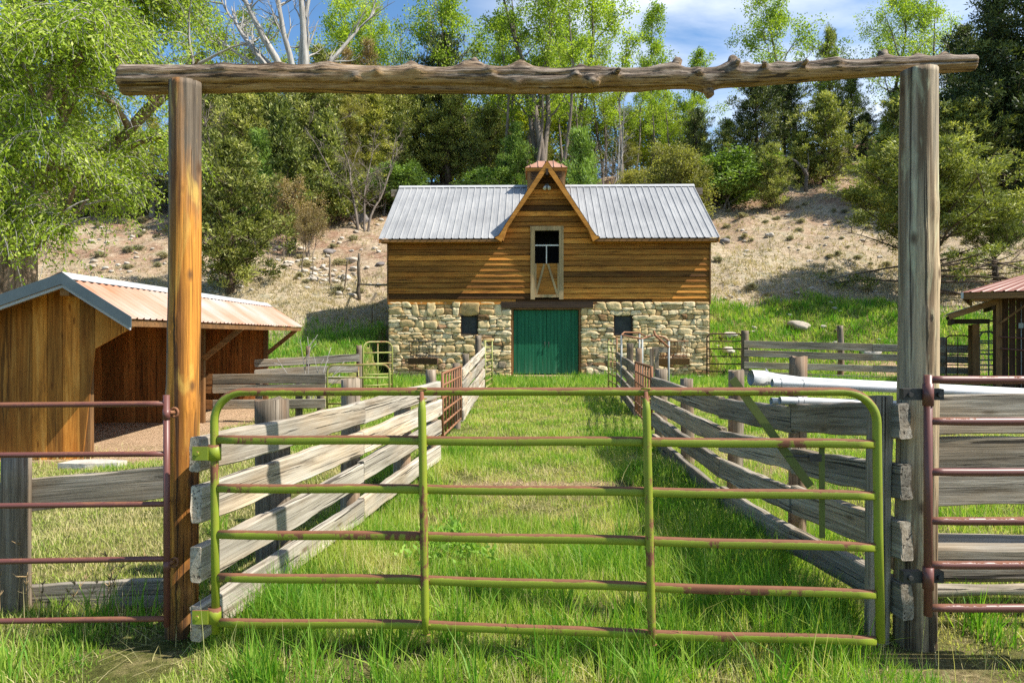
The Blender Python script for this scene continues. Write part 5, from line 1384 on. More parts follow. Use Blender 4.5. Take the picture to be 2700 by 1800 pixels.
def broad(kind, seed, h, stems, spread, leaf_m, nleaf, clump_r, L, w, first=0.35, bark_m=None, tr=0.28, lean=0.0, dens=1.0, twigs=True, nb=(9, 5), droop=0.0, crook=0.08):
    R = random.Random(seed); m = MB(); lv = Leaves(seed)
    for s_ in range(stems):
        a0 = R.uniform(0, 6.28)
        ln = lean + (0.16 if stems > 1 else 0.03)
        d0 = Vector((math.cos(a0)*ln, math.sin(a0)*ln*0.6, 1))
        H0 = h*R.uniform(0.86, 1.0) if s_ else h
        tp = wander((R.uniform(-.3, .3)*(stems > 1), R.uniform(-.3, .3)*(stems > 1), -0.3), d0, H0*0.96, 11, R, crook, 0.06)
        m.tube(tp, taper(tr*(1 if s_ == 0 else 0.8), tr*0.10, 12), 8, cap=False)
        for i in range(nb[0]):
            t = first + (0.97-first)*(i+R.random()*0.8)/nb[0]
            f = t*11; j = min(10, int(f)); p0 = tp[j].lerp(tp[j+1], f-j)
            az = i*2.4+R.uniform(-0.7, 0.7); el = R.uniform(0.35, 1.0)
            Ln = spread*(1.15-0.75*t)*R.uniform(0.6, 1.15)
            d = Vector((math.cos(az)*math.cos(el), math.sin(az)*math.cos(el), math.sin(el)))
            br = wander(p0, d, Ln, 6, R, 0.2, 0.10-droop)
            rb = tr*0.36*(1.1-t)
            m.tube(br, taper(rb, 0.02, 7), 5, cap=False)
            tl = 0.5+R.gauss(0, 0.12)
            for k in range(nb[1]):
                ff = 0.3+0.7*(k+R.random())/nb[1]; q = min(ff, .999)*6; jj = int(q); c0 = br[jj].lerp(br[jj+1], q-jj)
                d2 = (d + Vector((R.gauss(0, 0.8), R.gauss(0, 0.8), R.gauss(0.15-droop, 0.5)))).normalized()
                L2 = Ln*R.uniform(0.22, 0.5)
                tw = wander(c0, d2, L2, 4, R, 0.25, 0.06-droop)
                m.tube(tw, taper(max(0.012, rb*0.35), 0.006, 5), 3, cap=False)
                for _ in range(2):
                    b = tw[R.choice((2, 3))]; tq = wander(b, d2 + Vector((R.gauss(0, 0.8), R.gauss(0, 0.8), R.gauss(0, 0.6))), L2*0.6, 3, R, 0.3)
                    m.tube(tq, [0.01, 0.008, 0.005, 0.003], 3, cap=False)
                    if leaf_m and R.random() < dens: lv.clump(tq[-1], d2, int(nleaf*R.uniform(0.4, 1.1)), clump_r*R.uniform(0.6, 1.15), L, w, tl+R.gauss(0, 0.1), -0.15, 0.9, 0.2)
                if leaf_m and R.random() < dens:
                    for q_ in (tw[2], tw[4]): lv.clump(q_, d2, int(nleaf*R.uniform(0.4, 1.2)), clump_r*R.uniform(0.6, 1.2), L, w, tl+R.gauss(0, 0.1), -0.15, 0.9, 0.2)
    reg(kind, m, lv, bark_m or MAT['bark_cw'], leaf_m, h)
broad('cottonwood_sparse', 41, 20.0, 2, 6.0, MAT['lf_cw'], 36, 0.75, 0.19, 0.14, 0.30, tr=0.30, dens=0.85, nb=(12, 5))
broad('cottonwood_full', 42, 18.0, 1, 6.6, MAT['lf_cw'], 44, 0.85, 0.19, 0.14, 0.25, tr=0.30, dens=1.0, nb=(17, 6))
broad('cottonwood_tall', 43, 22.0, 3, 5.0, MAT['lf_cw'], 32, 0.7, 0.19, 0.14, 0.36, tr=0.46, dens=0.75, nb=(10, 5))
broad('poplar_column', 44, 17.0, 1, 3.3, MAT['lf_cw'], 40, 0.62, 0.16, 0.12, 0.12, tr=0.22, dens=1.0, nb=(20, 5), crook=0.03)
broad('understory_bright', 45, 9.0, 3, 3.2, MAT['lf_yellow'], 26, 0.6, 0.16, 0.12, 0.15, tr=0.12, dens=0.8, nb=(10, 5))
broad('aspen_yellow', 46, 13.0, 2, 3.4, MAT['lf_yellow'], 26, 0.6, 0.14, 0.11, 0.3, bark_m=MAT['bark_pale'], tr=0.16, dens=0.9, nb=(11, 5))
broad('tan_shrub', 47, 4.5, 5, 1.9, MAT['lf_tan'], 22, 0.34, 0.09, 0.055, 0.18, bark_m=MAT['bark_cw'], tr=0.05, dens=0.9, nb=(9, 4), crook=0.14)
broad('olive_bush', 48, 4.6, 5, 2.0, MAT['lf_olive'], 34, 0.36, 0.10, 0.06, 0.10, tr=0.06, dens=1.0, nb=(10, 5), crook=0.12)
broad('green_bush', 49, 2.8, 5, 1.6, MAT['lf_fresh'], 30, 0.32, 0.11, 0.075, 0.08, tr=0.04, dens=1.0, nb=(8, 5), crook=0.12)
broad('slender_cottonwood', 53, 16.0, 1, 3.4, MAT['lf_cw'], 30, 0.6, 0.18, 0.13, 0.42, bark_m=MAT['bark_cw'], tr=0.19, dens=0.7, nb=(10, 5), crook=0.11)
broad('sagebrush', 54, 0.8, 6, 0.42, MAT['lf_sage'], 12, 0.10, 0.07, 0.02, 0.2, tr=0.012, dens=1.0, nb=(5, 3), crook=0.2)
broad('dead_thin', 51, 17.0, 2, 3.6, None, 0, 0, 0, 0, 0.30, bark_m=MAT['bark_pale'], tr=0.2, nb=(12, 7))
broad('dead_twiggy', 52, 8.0, 4, 2.6, None, 0, 0, 0, 0, 0.15, bark_m=MAT['bark_cw'], tr=0.10, nb=(11, 8), crook=0.12)

def dead_spreading():
    R = random.Random(77); m = MB(); h = 13.0
    base = Vector((0, 0, -0.3)); m.tube([base, (0.05, 0, 3.0), (0.1, 0, 5.4)], [0.46, 0.40, 0.36], 9, cap=False)
    top = Vector((0.1, 0, 5.2))
    for (dx, dz, L, r) in ((-1.15, 1.0, 8.5, 0.2), (-0.80, 1.15, 9.0, 0.22), (-0.55, 1.3, 9.0, 0.24), (-0.25, 1.5, 9.0, 0.2), (0.10, 1.5, 9.0, 0.2), (0.42, 1.4, 8.5, 0.3), (0.8, 1.0, 6.5, 0.2), (-0.95, 0.7, 6.0, 0.15)):
        p = wander(top+Vector((dx*0.3, R.uniform(-.2, .2), 0)), Vector((dx, R.uniform(-0.3, 0.3), dz)), L, 9, R, 0.10, 0.02)
        m.tube(p, taper(r, 0.025, 10), 6, cap=False)
        for k in range(13):
            q = R.uniform(0.2, 0.98)*9; j = min(8, int(q)); c = p[j].lerp(p[j+1], q-j)
            d = (p[j+1]-p[j]).normalized() + Vector((R.gauss(0, 0.6), R.gauss(0, 0.5), R.gauss(0.1, 0.5)))
            tw = wander(c, d, R.uniform(0.7, 2.6), 5, R, 0.2, 0.03); m.tube(tw, taper(r*0.28, 0.01, 6), 4, cap=False)
            for _ in range(3):
                t2 = wander(tw[R.choice((2, 3, 4))], d+Vector((R.gauss(0, .8), R.gauss(0, .8), R.gauss(0, .8))), R.uniform(0.4, 1.2), 3, R, 0.25); m.tube(t2, [0.02, 0.015, 0.01, 0.006], 3, cap=False)
    reg('dead_spreading', m, None, MAT['bark_pale'], None, h)
dead_spreading()

def tree(name, kind, label, cat, px, Y=None, base=None, top=None, wide=1.0, rot=0.0, group=None, sc=None, dz=0.0):
    """px, base and top in photograph pixels (base given: stands where that ray meets the ground)"""
    if Y is None: b = hit(px, base)
    else:
        x = (px-CX)/F_PX*Y; b = Vector((x, Y, hz(x, Y)))
    tm, cm, h = KINDS[kind]
    if sc is None:
        zt = EYE + (HOR-top)/F_PX*b.y; sc = max(0.2, (zt-b.z)/h)
    t = thing(name, label, cat, (b.x, b.y, b.z+dz), rot, group)
    t.scale = (sc*wide, sc*wide, sc)
    obj('trunk', tm, None, t)
    if cm is not None: obj('crown', cm, None, t)
    return t
D = 2700/2352.0
def td(name, kind, label, cat, dx, Y=None, dbase=None, dtop=None, wide=1.0, rot=None, group=None):
    rot = (dx*1.37) % 6.28 if rot is None else rot
    return tree(name, kind, label, cat, dx*D, Y, None if dbase is None else dbase*D, None if dtop is None else dtop*D, wide, rot, group)

# --- left slope
td('juniper_tree', 'juniper_open', 'small juniper with a bare pale trunk on the slope between weeping tree and orange post', 'tree', 349, dbase=497, dtop=268, wide=1.15)
td('pinyon_tree', 'pinyon_round', 'dense olive green pinyon standing right behind the open shed roof', 'tree', 528, dbase=672, dtop=322, wide=1.05)
td('deciduous_shrub', 'tan_shrub', 'tan budding shrub on the slope right of the dense olive pinyon', 'shrub', 672, dbase=572, dtop=395, wide=1.0)
td('deciduous_shrub', 'tan_shrub', 'small yellowish tan shrub beside the old stake fence', 'shrub', 712, dbase=588, dtop=470, wide=1.0)
td('juniper_tree', 'low_juniper', 'low spreading dark juniper left of the barn roof', 'tree', 778, dbase=498, dtop=378, wide=1.15)
td('juniper_tree', 'juniper_dense', 'green juniper just right of the orange post at mid height', 'tree', 487, dbase=520, dtop=300)
td('juniper_tree', 'juniper_dense', 'dark juniper under the left part of the crossbeam beside the orange post', 'tree', 478, Y=48, dtop=190)
td('juniper_tree', 'pinyon_round', 'green pinyon third along the dense row under the crossbeam', 'tree', 560, Y=46, dtop=215)
td('juniper_tree', 'spire_conifer', 'slim dark juniper above the dense olive pinyon', 'tree', 620, Y=49, dtop=170, wide=1.4)
td('juniper_tree', 'juniper_dense', 'rounded green juniper in the middle of the row under the crossbeam', 'tree', 655, Y=44, dtop=235, wide=1.1)
td('juniper_tree', 'pinyon_round', 'tall green pinyon under the dead spreading tree', 'tree', 705, Y=48, dtop=175)
td('juniper_tree', 'juniper_dense', 'dark juniper above the low spreading one', 'tree', 745, Y=45, dtop=255, wide=1.1)
td('juniper_tree', 'juniper_olive', 'yellow olive juniper with grey twigs left of the big dark pinyon', 'tree', 805, Y=50, dtop=205, wide=0.75)
td('juniper_tree', 'spire_conifer', 'upright green juniper touching the big dark pinyon', 'tree', 862, Y=51, dtop=215, wide=1.5)
td('dead_tree', 'dead_twiggy', 'grey leafless tree just right of the orange post', 'tree', 515, Y=45, dtop=180)
td('dead_tree', 'dead_twiggy', 'grey twiggy dead tree between olive junipers left of the big pinyon', 'tree', 835, Y=44.5, dtop=225)
td('green_bush', 'green_bush', 'low leafy bush at the left foot of the big dark pinyon', 'bush', 895, Y=49, dtop=375, wide=1.3)
# --- centre
td('pinyon_tree', 'pinyon_tall', 'big dark pinyon left above the barn roof', 'tree', 1030, dbase=428, dtop=165, wide=1.22)
td('pinyon_tree', 'pinyon_dark', 'dark pinyon with its top above the crossbeam behind the big pinyon', 'tree', 1018, Y=58, dtop=78, wide=0.85)
td('juniper_tree', 'juniper_fresh', 'small bright green juniper left of the cupola', 'tree', 1188, Y=50, dtop=285, wide=0.95)
td('juniper_tree', 'pinyon_round', 'dark juniper between the big pinyon and the cottonwood trunks', 'tree', 1125, Y=54, dtop=240)
td('juniper_tree', 'juniper_fresh', 'cone shaped fresh green juniper right of the cupola', 'tree', 1338, Y=38, dtop=298, wide=0.92)
td('olive_bush', 'olive_bush', 'rounded olive bush above the right half of the barn roof', 'bush', 1545, Y=41, dtop=325, wide=1.1)
td('olive_bush', 'olive_bush', 'smaller olive bush left of the rounded one above the barn roof', 'bush', 1462, Y=44, dtop=385, wide=1.3)
td('green_bush', 'green_bush', 'leafy bush on the crest left of the cupola', 'bush', 1120, Y=50, dtop=385, wide=1.5)
td('cottonwood_tree', 'cottonwood_tall', 'tall cottonwood with dark multiple trunks rising behind the cupola', 'tree', 1243, Y=50, dtop=-130, wide=0.9, rot=0.4)
td('cottonwood_tree', 'cottonwood_sparse', 'leaning cottonwood left of the multiple trunks', 'tree', 1195, Y=54, dtop=-110, rot=2.2)
td('cottonwood_tree', 'cottonwood_full', 'leafy cottonwood left of centre above the big pinyon', 'tree', 1092, Y=60, dtop=-60, wide=1.0)
td('cottonwood_tree', 'cottonwood_full', 'leafy cottonwood above the fresh green juniper', 'tree', 1318, Y=58, dtop=-70, wide=0.9)
td('cottonwood_tree', 'cottonwood_sparse', 'thin cottonwood right of the cupola with a fork near its top', 'tree', 1388, Y=60, dtop=60, wide=0.7)
td('poplar_tree', 'poplar_column', 'narrow bright green poplar right of centre above the crossbeam', 'tree', 1498, Y=60, dtop=-20, wide=0.95)
td('poplar_tree', 'poplar_column', 'shorter bright poplar right of the narrow tall one', 'tree', 1575, Y=62, dtop=105, wide=1.2)
td('cottonwood_tree', 'cottonwood_sparse', 'small forked cottonwood at the left edge of the sky gap', 'tree', 1545, Y=56, dtop=190, wide=0.9)
for i, (dx, Y, dt) in enumerate(((1265, 64, 205), (1330, 63, 225), (1405, 62, 215), (1470, 63, 240), (1525, 64, 225), (1590, 63, 290))):
    td('understory_tree', 'understory_bright', 'bright yellow green young tree in the thicket behind the barn ridge', 'tree', dx, Y=Y, dtop=dt, wide=1.2, group='young trees behind the barn ridge')
td('dead_tree', 'dead_thin', 'bleached leaning dead tree above the right half of the barn roof', 'tree', 1410, Y=47, dtop=200, rot=1.0)
td('dead_tree', 'dead_twiggy', 'grey tangle of dead twigs behind the fresh green juniper', 'tree', 1385, Y=50, dtop=250)
td('pinyon_tree', 'pinyon_dark', 'dark pinyon behind the shorter bright poplar', 'tree', 1600, Y=54, dtop=250, wide=0.8)
# --- skyline left
td('dead_tree', 'dead_spreading', 'large dead tree with bleached spreading limbs against the sky', 'tree', 678, Y=50, dtop=-150, rot=0, wide=0.85)
td('aspen_tree', 'aspen_yellow', 'yellow green tree behind the left limbs of the spreading dead tree', 'tree', 545, Y=60, dtop=5, wide=1.1)
td('aspen_tree', 'aspen_yellow', 'yellow green tree behind the trunk of the spreading dead tree', 'tree', 630, Y=61, dtop=60, wide=1.0)
td('aspen_tree', 'aspen_yellow', 'yellow green tree at the left skyline beside the weeping tree', 'tree', 490, Y=60, dtop=60, wide=1.0)
td('conifer_tree', 'spire_conifer', 'small pointed conifer on the skyline left of centre', 'tree', 733, Y=58, dtop=100)
td('conifer_tree', 'spire_conifer', 'second small pointed conifer nearer the tan spire', 'tree', 765, Y=58, dtop=118)
td('conifer_tree', 'tan_spire', 'brownish tan spire of foliage behind the crossbeam', 'tree', 845, Y=57, dtop=85)
td('conifer_tree', 'tan_spire', 'shorter tan spire left of the brownish one', 'tree', 795, Y=57, dtop=105)
td('cottonwood_tree', 'cottonwood_full', 'bright cottonwood on the skyline behind the tan spires', 'tree', 830, Y=62, dtop=-50, wide=0.85)
td('cottonwood_tree', 'cottonwood_full', 'bright cottonwood left of the pale leafless tree', 'tree', 885, Y=61, dtop=-30, wide=0.75)
td('dead_tree', 'dead_thin', 'pale leafless tree forking against the sky left of centre', 'tree', 932, Y=58, dtop=-20, wide=0.8, rot=2.0)
# --- right
td('cottonwood_tree', 'cottonwood_full', 'spreading cottonwood above the right part of the crossbeam', 'tree', 1840, Y=56, dtop=-50, wide=1.0, rot=0.7)
td('cottonwood_tree', 'cottonwood_full', 'cottonwood on the skyline just left of the grey post', 'tree', 2042, Y=56, dtop=-40, wide=0.85)
td('cottonwood_tree', 'cottonwood_sparse', 'cottonwood with a dark straight trunk just right of the grey post', 'tree', 2148, Y=52, dtop=-80, wide=0.8)
td('pinyon_tree', 'pinyon_dark', 'dark pinyon at the right edge of the sky gap', 'tree', 1735, dbase=428, dtop=175, wide=0.95)
td('pinyon_tree', 'pinyon_round', 'smaller dark olive pinyon left of the snag', 'tree', 1672, dbase=432, dtop=275)
td('pinyon_tree', 'pinyon_dark', 'dark pinyon above the curved snag', 'tree', 1800, Y=55, dtop=165)
td('pinyon_tree', 'pinyon_round', 'olive pinyon standing over the fallen log', 'tree', 1893, dbase=424, dtop=215, wide=1.1)
td('pinyon_tree', 'pinyon_tall', 'tall dark pinyon between olive pinyon and grey post', 'tree', 1955, Y=56, dtop=165)
td('pinyon_tree', 'pinyon_tall', 'dark slim pinyon left of the spreading cottonwood', 'tree', 1905, Y=57, dtop=60, wide=0.6)
td('juniper_tree', 'juniper_fresh', 'pale green juniper left of the grey post', 'tree', 2028, Y=46, dtop=285, wide=0.95)
td('pinyon_tree', 'pinyon_round', 'yellowish pinyon behind the upper half of the grey post', 'tree', 2105, Y=44, dtop=200, wide=1.15)
td('pinyon_tree', 'pinyon_round', 'yellowish pinyon right of the grey post with wide branches', 'tree', 2205, Y=42, dtop=235, wide=1.25)
td('conifer_tree', 'fir_dark', 'huge shaded dark conifer in the upper right corner', 'tree', 2285, Y=44, dtop=-150, wide=1.0)
td('conifer_tree', 'fir_dark', 'dark conifer cut by the right edge of the picture', 'tree', 2390, Y=42, dtop=-180, wide=1.1)
td('conifer_tree', 'pinyon_dark', 'dark conifer with level branches right of the straight dark trunk', 'tree', 2215, Y=50, dtop=60, wide=0.8)
td('conifer_tree', 'pinyon_dark', 'shaded pinyon low at the right edge beneath the huge dark conifer', 'tree', 2330, Y=42, dtop=150, wide=1.1)
td('pinyon_tree', 'pinyon_sprawling', 'big sprawling pinyon with bare drooping lower limbs behind the grey post', 'tree', 2135, dbase=703, dtop=360, wide=1.35, rot=0.6)
td('pinyon_tree', 'pinyon_sprawling', 'sprawling pinyon reaching the roofed stall at the right edge', 'tree', 2290, Y=33, dtop=470, wide=0.95, rot=3.2)
td('green_bush', 'green_bush', 'dark dense bush right of the barn roof end', 'bush', 1655, Y=48, dtop=360, wide=1.8)
td('green_bush', 'green_bush', 'dense bush on the slope foot of the sky gap', 'bush', 1700, Y=50, dtop=375, wide=1.6)
for i, (k, dx, Y, dt, wd, lab) in enumerate((
    ('juniper_dense', 915, 54, 260, 1.0, 'green juniper against the left flank of the big dark pinyon'),
    ('pinyon_round', 950, 57, 215, 1.1, 'dull green pinyon behind the big dark pinyon, on the crest'),
    ('juniper_dense', 590, 52, 190, 1.2, 'dense juniper in the back row below the yellow green trees'),
    ('pinyon_round', 530, 53, 185, 1.2, 'pinyon in the back row left of the spreading dead tree'),
    ('juniper_dense', 780, 53, 180, 1.3, 'juniper in the back row below the tan spires'),
    ('pinyon_round', 880, 56, 170, 1.1, 'pinyon on the crest below the bright cottonwoods'),
    ('juniper_fresh', 600, 43, 300, 1.0, 'green juniper directly above the dense olive pinyon'),
    ('pinyon_dark', 420, 47, 300, 1.1, 'dark pinyon behind the drooping branches left of the orange post'),
    ('pinyon_round', 300, 46, 290, 1.2, 'pinyon showing through the weeping tree'),
    ('pinyon_dark', 180, 46, 270, 1.2, 'dark pinyon hidden deep behind the weeping tree'),
    ('juniper_olive', 1235, 56, 290, 1.1, 'olive juniper behind the cupola at the cottonwood foot'),
    ('juniper_fresh', 1150, 56, 330, 1.0, 'fresh juniper between big pinyon and small bright green one'),
    ('juniper_olive', 1440, 54, 330, 1.2, 'olive juniper behind the bleached leaning dead tree'),
    ('juniper_dense', 1620, 52, 330, 1.2, 'dark juniper above the barn roof right end'),
    ('pinyon_dark', 1990, 54, 260, 1.0, 'dark pinyon behind the pale green juniper by the grey post'),
    ('pinyon_round', 1840, 50, 300, 1.0, 'olive pinyon close behind the curved snag'),
    ('pinyon_round', 1770, 46, 330, 1.0, 'olive green pinyon low at the foot of the dark ones right of the sky gap'),
    ('juniper_olive', 2090, 50, 300, 1.2, 'olive juniper hidden mostly by the grey post'),
    ('pinyon_dark', 2060, 55, 200, 1.0, 'dark pinyon in the back row left of the grey post'))):
    td('juniper_tree' if 'juniper' in k else 'pinyon_tree', k, lab, 'tree', dx, Y=Y, dtop=dt, wide=wd)
for i, (dx, Y, dt) in enumerate(((1060, 66, 250), (1120, 67, 225), (1180, 66, 215), (1640, 68, 360), (1000, 66, 300))):
    td('understory_tree', 'understory_bright', 'bright yellow green young tree in the thicket behind the barn ridge', 'tree', dx, Y=Y, dtop=dt, wide=1.3, group='young trees behind the barn ridge')
for i, (dx, Y, dt, wd) in enumerate(((1160, 52, 40, 1.0), (1212, 49, -60, 0.8), (1275, 48, -40, 0.9), (1300, 55, 20, 0.8), (1365, 52, 60, 0.9), (1428, 51, 30, 1.0), (1455, 56, 110, 0.8), (1130, 60, 0, 0.8), (1530, 53, 130, 0.8))):
    td('slender_tree', 'slender_cottonwood', 'slender cottonwood with a thin bare trunk in the grove behind the barn ridge', 'tree', dx, Y=Y, dtop=dt, wide=wd, group='slender trees behind the barn ridge')
RS_ = random.Random(44)
for i in range(80):
    px, py = RS_.choice(((RS_.uniform(250, 440), RS_.uniform(580, 740)), (RS_.uniform(530, 1000), RS_.uniform(600, 790)), (RS_.uniform(1890, 2380), RS_.uniform(540, 795)), (RS_.uniform(1890, 2700), RS_.uniform(500, 640))))
    side = 'left of the barn' if px < 1200 else 'right of the barn'
    tree('sagebrush', 'sagebrush', 'small grey green scrub tuft on the dry slope '+side, 'shrub', px, base=py, sc=RS_.uniform(0.25, 0.7)*(1 if px < 1200 else 0.8), wide=1.5, rot=RS_.uniform(0, 6), group='scrub tufts '+side)
# snag and log
sg = thing('tree_snag', 'bare curved brown snag bending left on the right slope', 'snag', tuple(hit(1852*D, 440*D)))
m = MB(); u = 45/F_PX*D
def sp_(dx, dy): return Vector(((dx-1852)*u, 0, (440-dy)*u))
m.tube([sp_(1852,446), sp_(1851,425), sp_(1853,400), sp_(1848,385)], [0.16,0.14,0.13,0.12], 8); m.tube([sp_(1851,400), sp_(1842,380), sp_(1825,365), sp_(1805,354), sp_(1783,350)], [0.12,0.10,0.08,0.06,0.035], 7); m.tube([sp_(1853,395), sp_(1858,370), sp_(1856,345)], [0.07,0.05,0.03], 6)
m.build('snag', MAT['bark_cw'], sg)
a, b = hit(1905*D, 415*D), hit(1952*D, 392*D)
lg = thing('fallen_log', 'pale fallen log lying under the olive pinyon on the right slope', 'log', tuple(a))
m = MB(); m.tube([(0,0,0.12), tuple((b-a)*0.5+Vector((0,0,0.2))), tuple(b-a+Vector((0,0,0.18)))], [0.14,0.12,0.08], 8); m.build('log', MAT['bark_pale'], lg)
a, b = hit(1628*D, 462*D), hit(1700*D, 445*D)
lg = thing('fallen_log', 'tangled brown fallen log on the bank right of the barn roof', 'log', tuple(a))
m = MB(); m.tube([(0,0,0.10), tuple((b-a)*0.5+Vector((0,0,0.25))), tuple(b-a+Vector((0,0,0.15)))], [0.10,0.10,0.06], 8)
for k in range(7):
    q = (b-a)*(0.12*k+0.1); m.tube(wander(q+Vector((0,0,.15)), Vector((random.gauss(0,1), random.gauss(0,1), 0.5)), 1.0, 4, random, 0.3), [0.03,0.025,0.02,0.015,0.008], 4)
m.build('log', MAT['bark_cw'], lg)

# --- the big weeping tree at the left edge
def weeping():
    R = random.Random(99); m = MB(); lv = Leaves(99); tw_ = MB()
    t = thing('weeping_tree', 'huge old weeping tree with furrowed trunk and drooping bright leaves at the left edge', 'tree', (-12.9, 18.0, hz(-12.9, 18.0)))
    V_ = []
    tp = [Vector((0, 0, -0.3)), Vector((0.0, 0, 1.0)), Vector((0.03, 0, 2.4)), Vector((0.1, 0, 4.2)), Vector((0.0, 0.1, 6.0)), Vector((0.2, 0, 9.0)), Vector((0.1, 0.2, 13.0))]
    # fluted trunk
    sides = 28; fv = []
    for i, z in enumerate(np.linspace(-0.3, 6.0, 40)):
        r = np.interp(z, [-0.3, 0.5, 2.5, 6.0], [0.95, 0.78, 0.66, 0.5])
        for k in range(sides):
            an = 2*math.pi*k/sides
            rr = r*(1+0.13*noise.noise(Vector((math.cos(an)*3, math.sin(an)*3, z*0.5)))+0.10*noise.noise(Vector((math.cos(an)*9, math.sin(an)*9, z*0.8))))
            fv.append((rr*math.cos(an), rr*math.sin(an), z))
    m.add(fv, [(i*sides+k, i*sides+(k+1)%sides, (i+1)*sides+(k+1)%sides, (i+1)*sides+k) for i in range(39) for k in range(sides)], smooth=True)
    m.tube(tp[4:], [0.48, 0.34, 0.12], 9, cap=False)
    src = []
    def limb(p, d, L, r, lvl):
        pts = wander(p, d, L, 7, R, 0.14, 0.03 if lvl == 0 else -0.02)
        (m if r > 0.05 else tw_).tube(pts, taper(r, max(0.012, r*0.25), 8), 6 if r > 0.05 else 4, cap=False)
        for k in range(2, 8): src.append((pts[k], (pts[k]-pts[k-1]).normalized()))
        if lvl < 2:
            for k in range(4 if lvl == 0 else 3):
                q = R.uniform(0.3, 0.97)*7; j = min(6, int(q)); c = pts[j].lerp(pts[j+1], q-j)
                limb(c, (d.normalized()*0.8 + Vector((R.gauss(0, 0.55), R.gauss(0, 0.55), R.gauss(0.05, 0.35)))), L*R.uniform(0.4, 0.6), r*0.45, lvl+1)
    for (az, el, z, L, r) in ((-0.1,0.55,5.0,5.0,0.24),(0.35,0.8,6.5,5.4,0.2),(-0.7,0.5,4.6,4.6,0.22),(-1.3,0.7,5.6,5.0,0.2),(0.1,1.0,8.5,5.2,0.17),(-0.5,0.95,8.0,5.2,0.17),(2.8,0.6,5.4,5.0,0.2),(-2.2,0.7,6.0,4.5,0.18),(1.4,0.8,6.0,4.5,0.17),(-0.9,1.1,9.5,4.6,0.14),(0.6,1.15,10.0,4.4,0.13),(-0.25,0.30,3.6,3.6,0.13),(-0.95,0.35,3.4,3.2,0.12),(-0.3,0.75,7.2,6.2,0.16),(0.05,0.62,9.0,6.4,0.15)):
        f = np.interp(z, [6, 9, 13], [0, 1, 2])
        p = Vector((0, 0, z)) if z <= 6 else tp[4].lerp(tp[5], min(1, f)) if f <= 1 else tp[5].lerp(tp[6], f-1)
        limb(p, Vector((math.cos(az)*math.cos(el), math.sin(az)*math.cos(el), math.sin(el))), L, r, 0)
    r_ = lv.r
    strands = 0
    R.shuffle(src)
    for (c, d) in src*3:
        if R.random() < 0.10: continue
        dd = (d*0.7 + Vector((R.gauss(0, 0.6), R.gauss(0, 0.6), R.uniform(-0.1, 0.5)))).normalized()
        L = R.uniform(0.6, 2.1); n = 8; p = Vector(c); pts = [p.copy()]
        for i in range(n):
            dd = (dd + Vector((R.gauss(0, 0.12), R.gauss(0, 0.12), -0.24))).normalized(); p = p + dd*(L/n); pts.append(p.copy())
        xm = max(q.x for q in pts); zlow = min(q.z for q in pts)
        if zlow < 2.2 and R.random() < 0.8: continue
        if xm > 2.5 and zlow < 4.6 + 0.5*R.random() + 0.25*(xm-2.5): continue
        if xm > 4.6 + 0.5*R.random(): continue
        bare = R.random() < 0.10
        tw_.tube(pts, taper(0.012, 0.004, n+1), 3, cap=False)
        strands += 1
        if bare: continue
        tl = 0.5 + R.gauss(0, 0.14)
        m_ = int(L*40)
        fr = r_.random(m_)*n; j = np.minimum(n-1, fr.astype(int)); A = np.array([tuple(q) for q in pts])
        c_ = A[j] + (A[j+1]-A[j])*(fr-j)[:, None] + r_.normal(0, 0.085, (m_, 3))
        dl = r_.normal(0, 0.75, (m_, 3)) + (A[j+1]-A[j])/(L/n)*0.35; dl[:, 2] -= 0.35
        lv.P.append(c_); lv.D.append(nrmz(dl)); lv.L.append(r_.uniform(0.075, 0.135, m_)); lv.Wd.append(r_.uniform(0.03, 0.055, m_)); lv.T.append(np.clip(tl + r_.normal(0, 0.2, m_), 0, 1))
    m.build('trunk', MAT['bark_old'], t); tw_.build('twigs', MAT['bark_pale'], t)
    obj('crown', lv.mesh('crown'), MAT['lf_weep'], t)
    print('weeping strands', strands, 'leaves', sum(len(x) for x in lv.L))
weeping()

# dead shrub by the pale fence
ds = thing('dead_shrub', 'white leafless shrub in front of the pale broken fence', 'shrub', (P(818,0,16.2).x, 16.2, hz(P(818,0,16.2).x, 16.2)))
R = random.Random(17); m = MB()
for (dx, L) in ((-0.45,1.5),(-0.25,1.7),(-0.05,1.75),(0.05,1.3),(0.3,1.6),(0.55,1.4),(0.8,1.1),(-0.7,0.9)):
    p = wander((0, 0, -0.05), Vector((dx, R.gauss(0, 0.25), 1.0)), L, 7, R, 0.06, 0.03); m.tube(p, taper(0.014, 0.006, 8), 5)
    for k in range(2):
        q = p[R.randint(2, 6)]; m.tube(wander(q, Vector((R.gauss(0, .8), R.gauss(0, .6), 0.7)), R.uniform(0.2, 0.6), 4, R, 0.15, 0.05), taper(0.009, 0.004, 5), 4)
m.build('twigs', MAT['bark_pale'], ds)

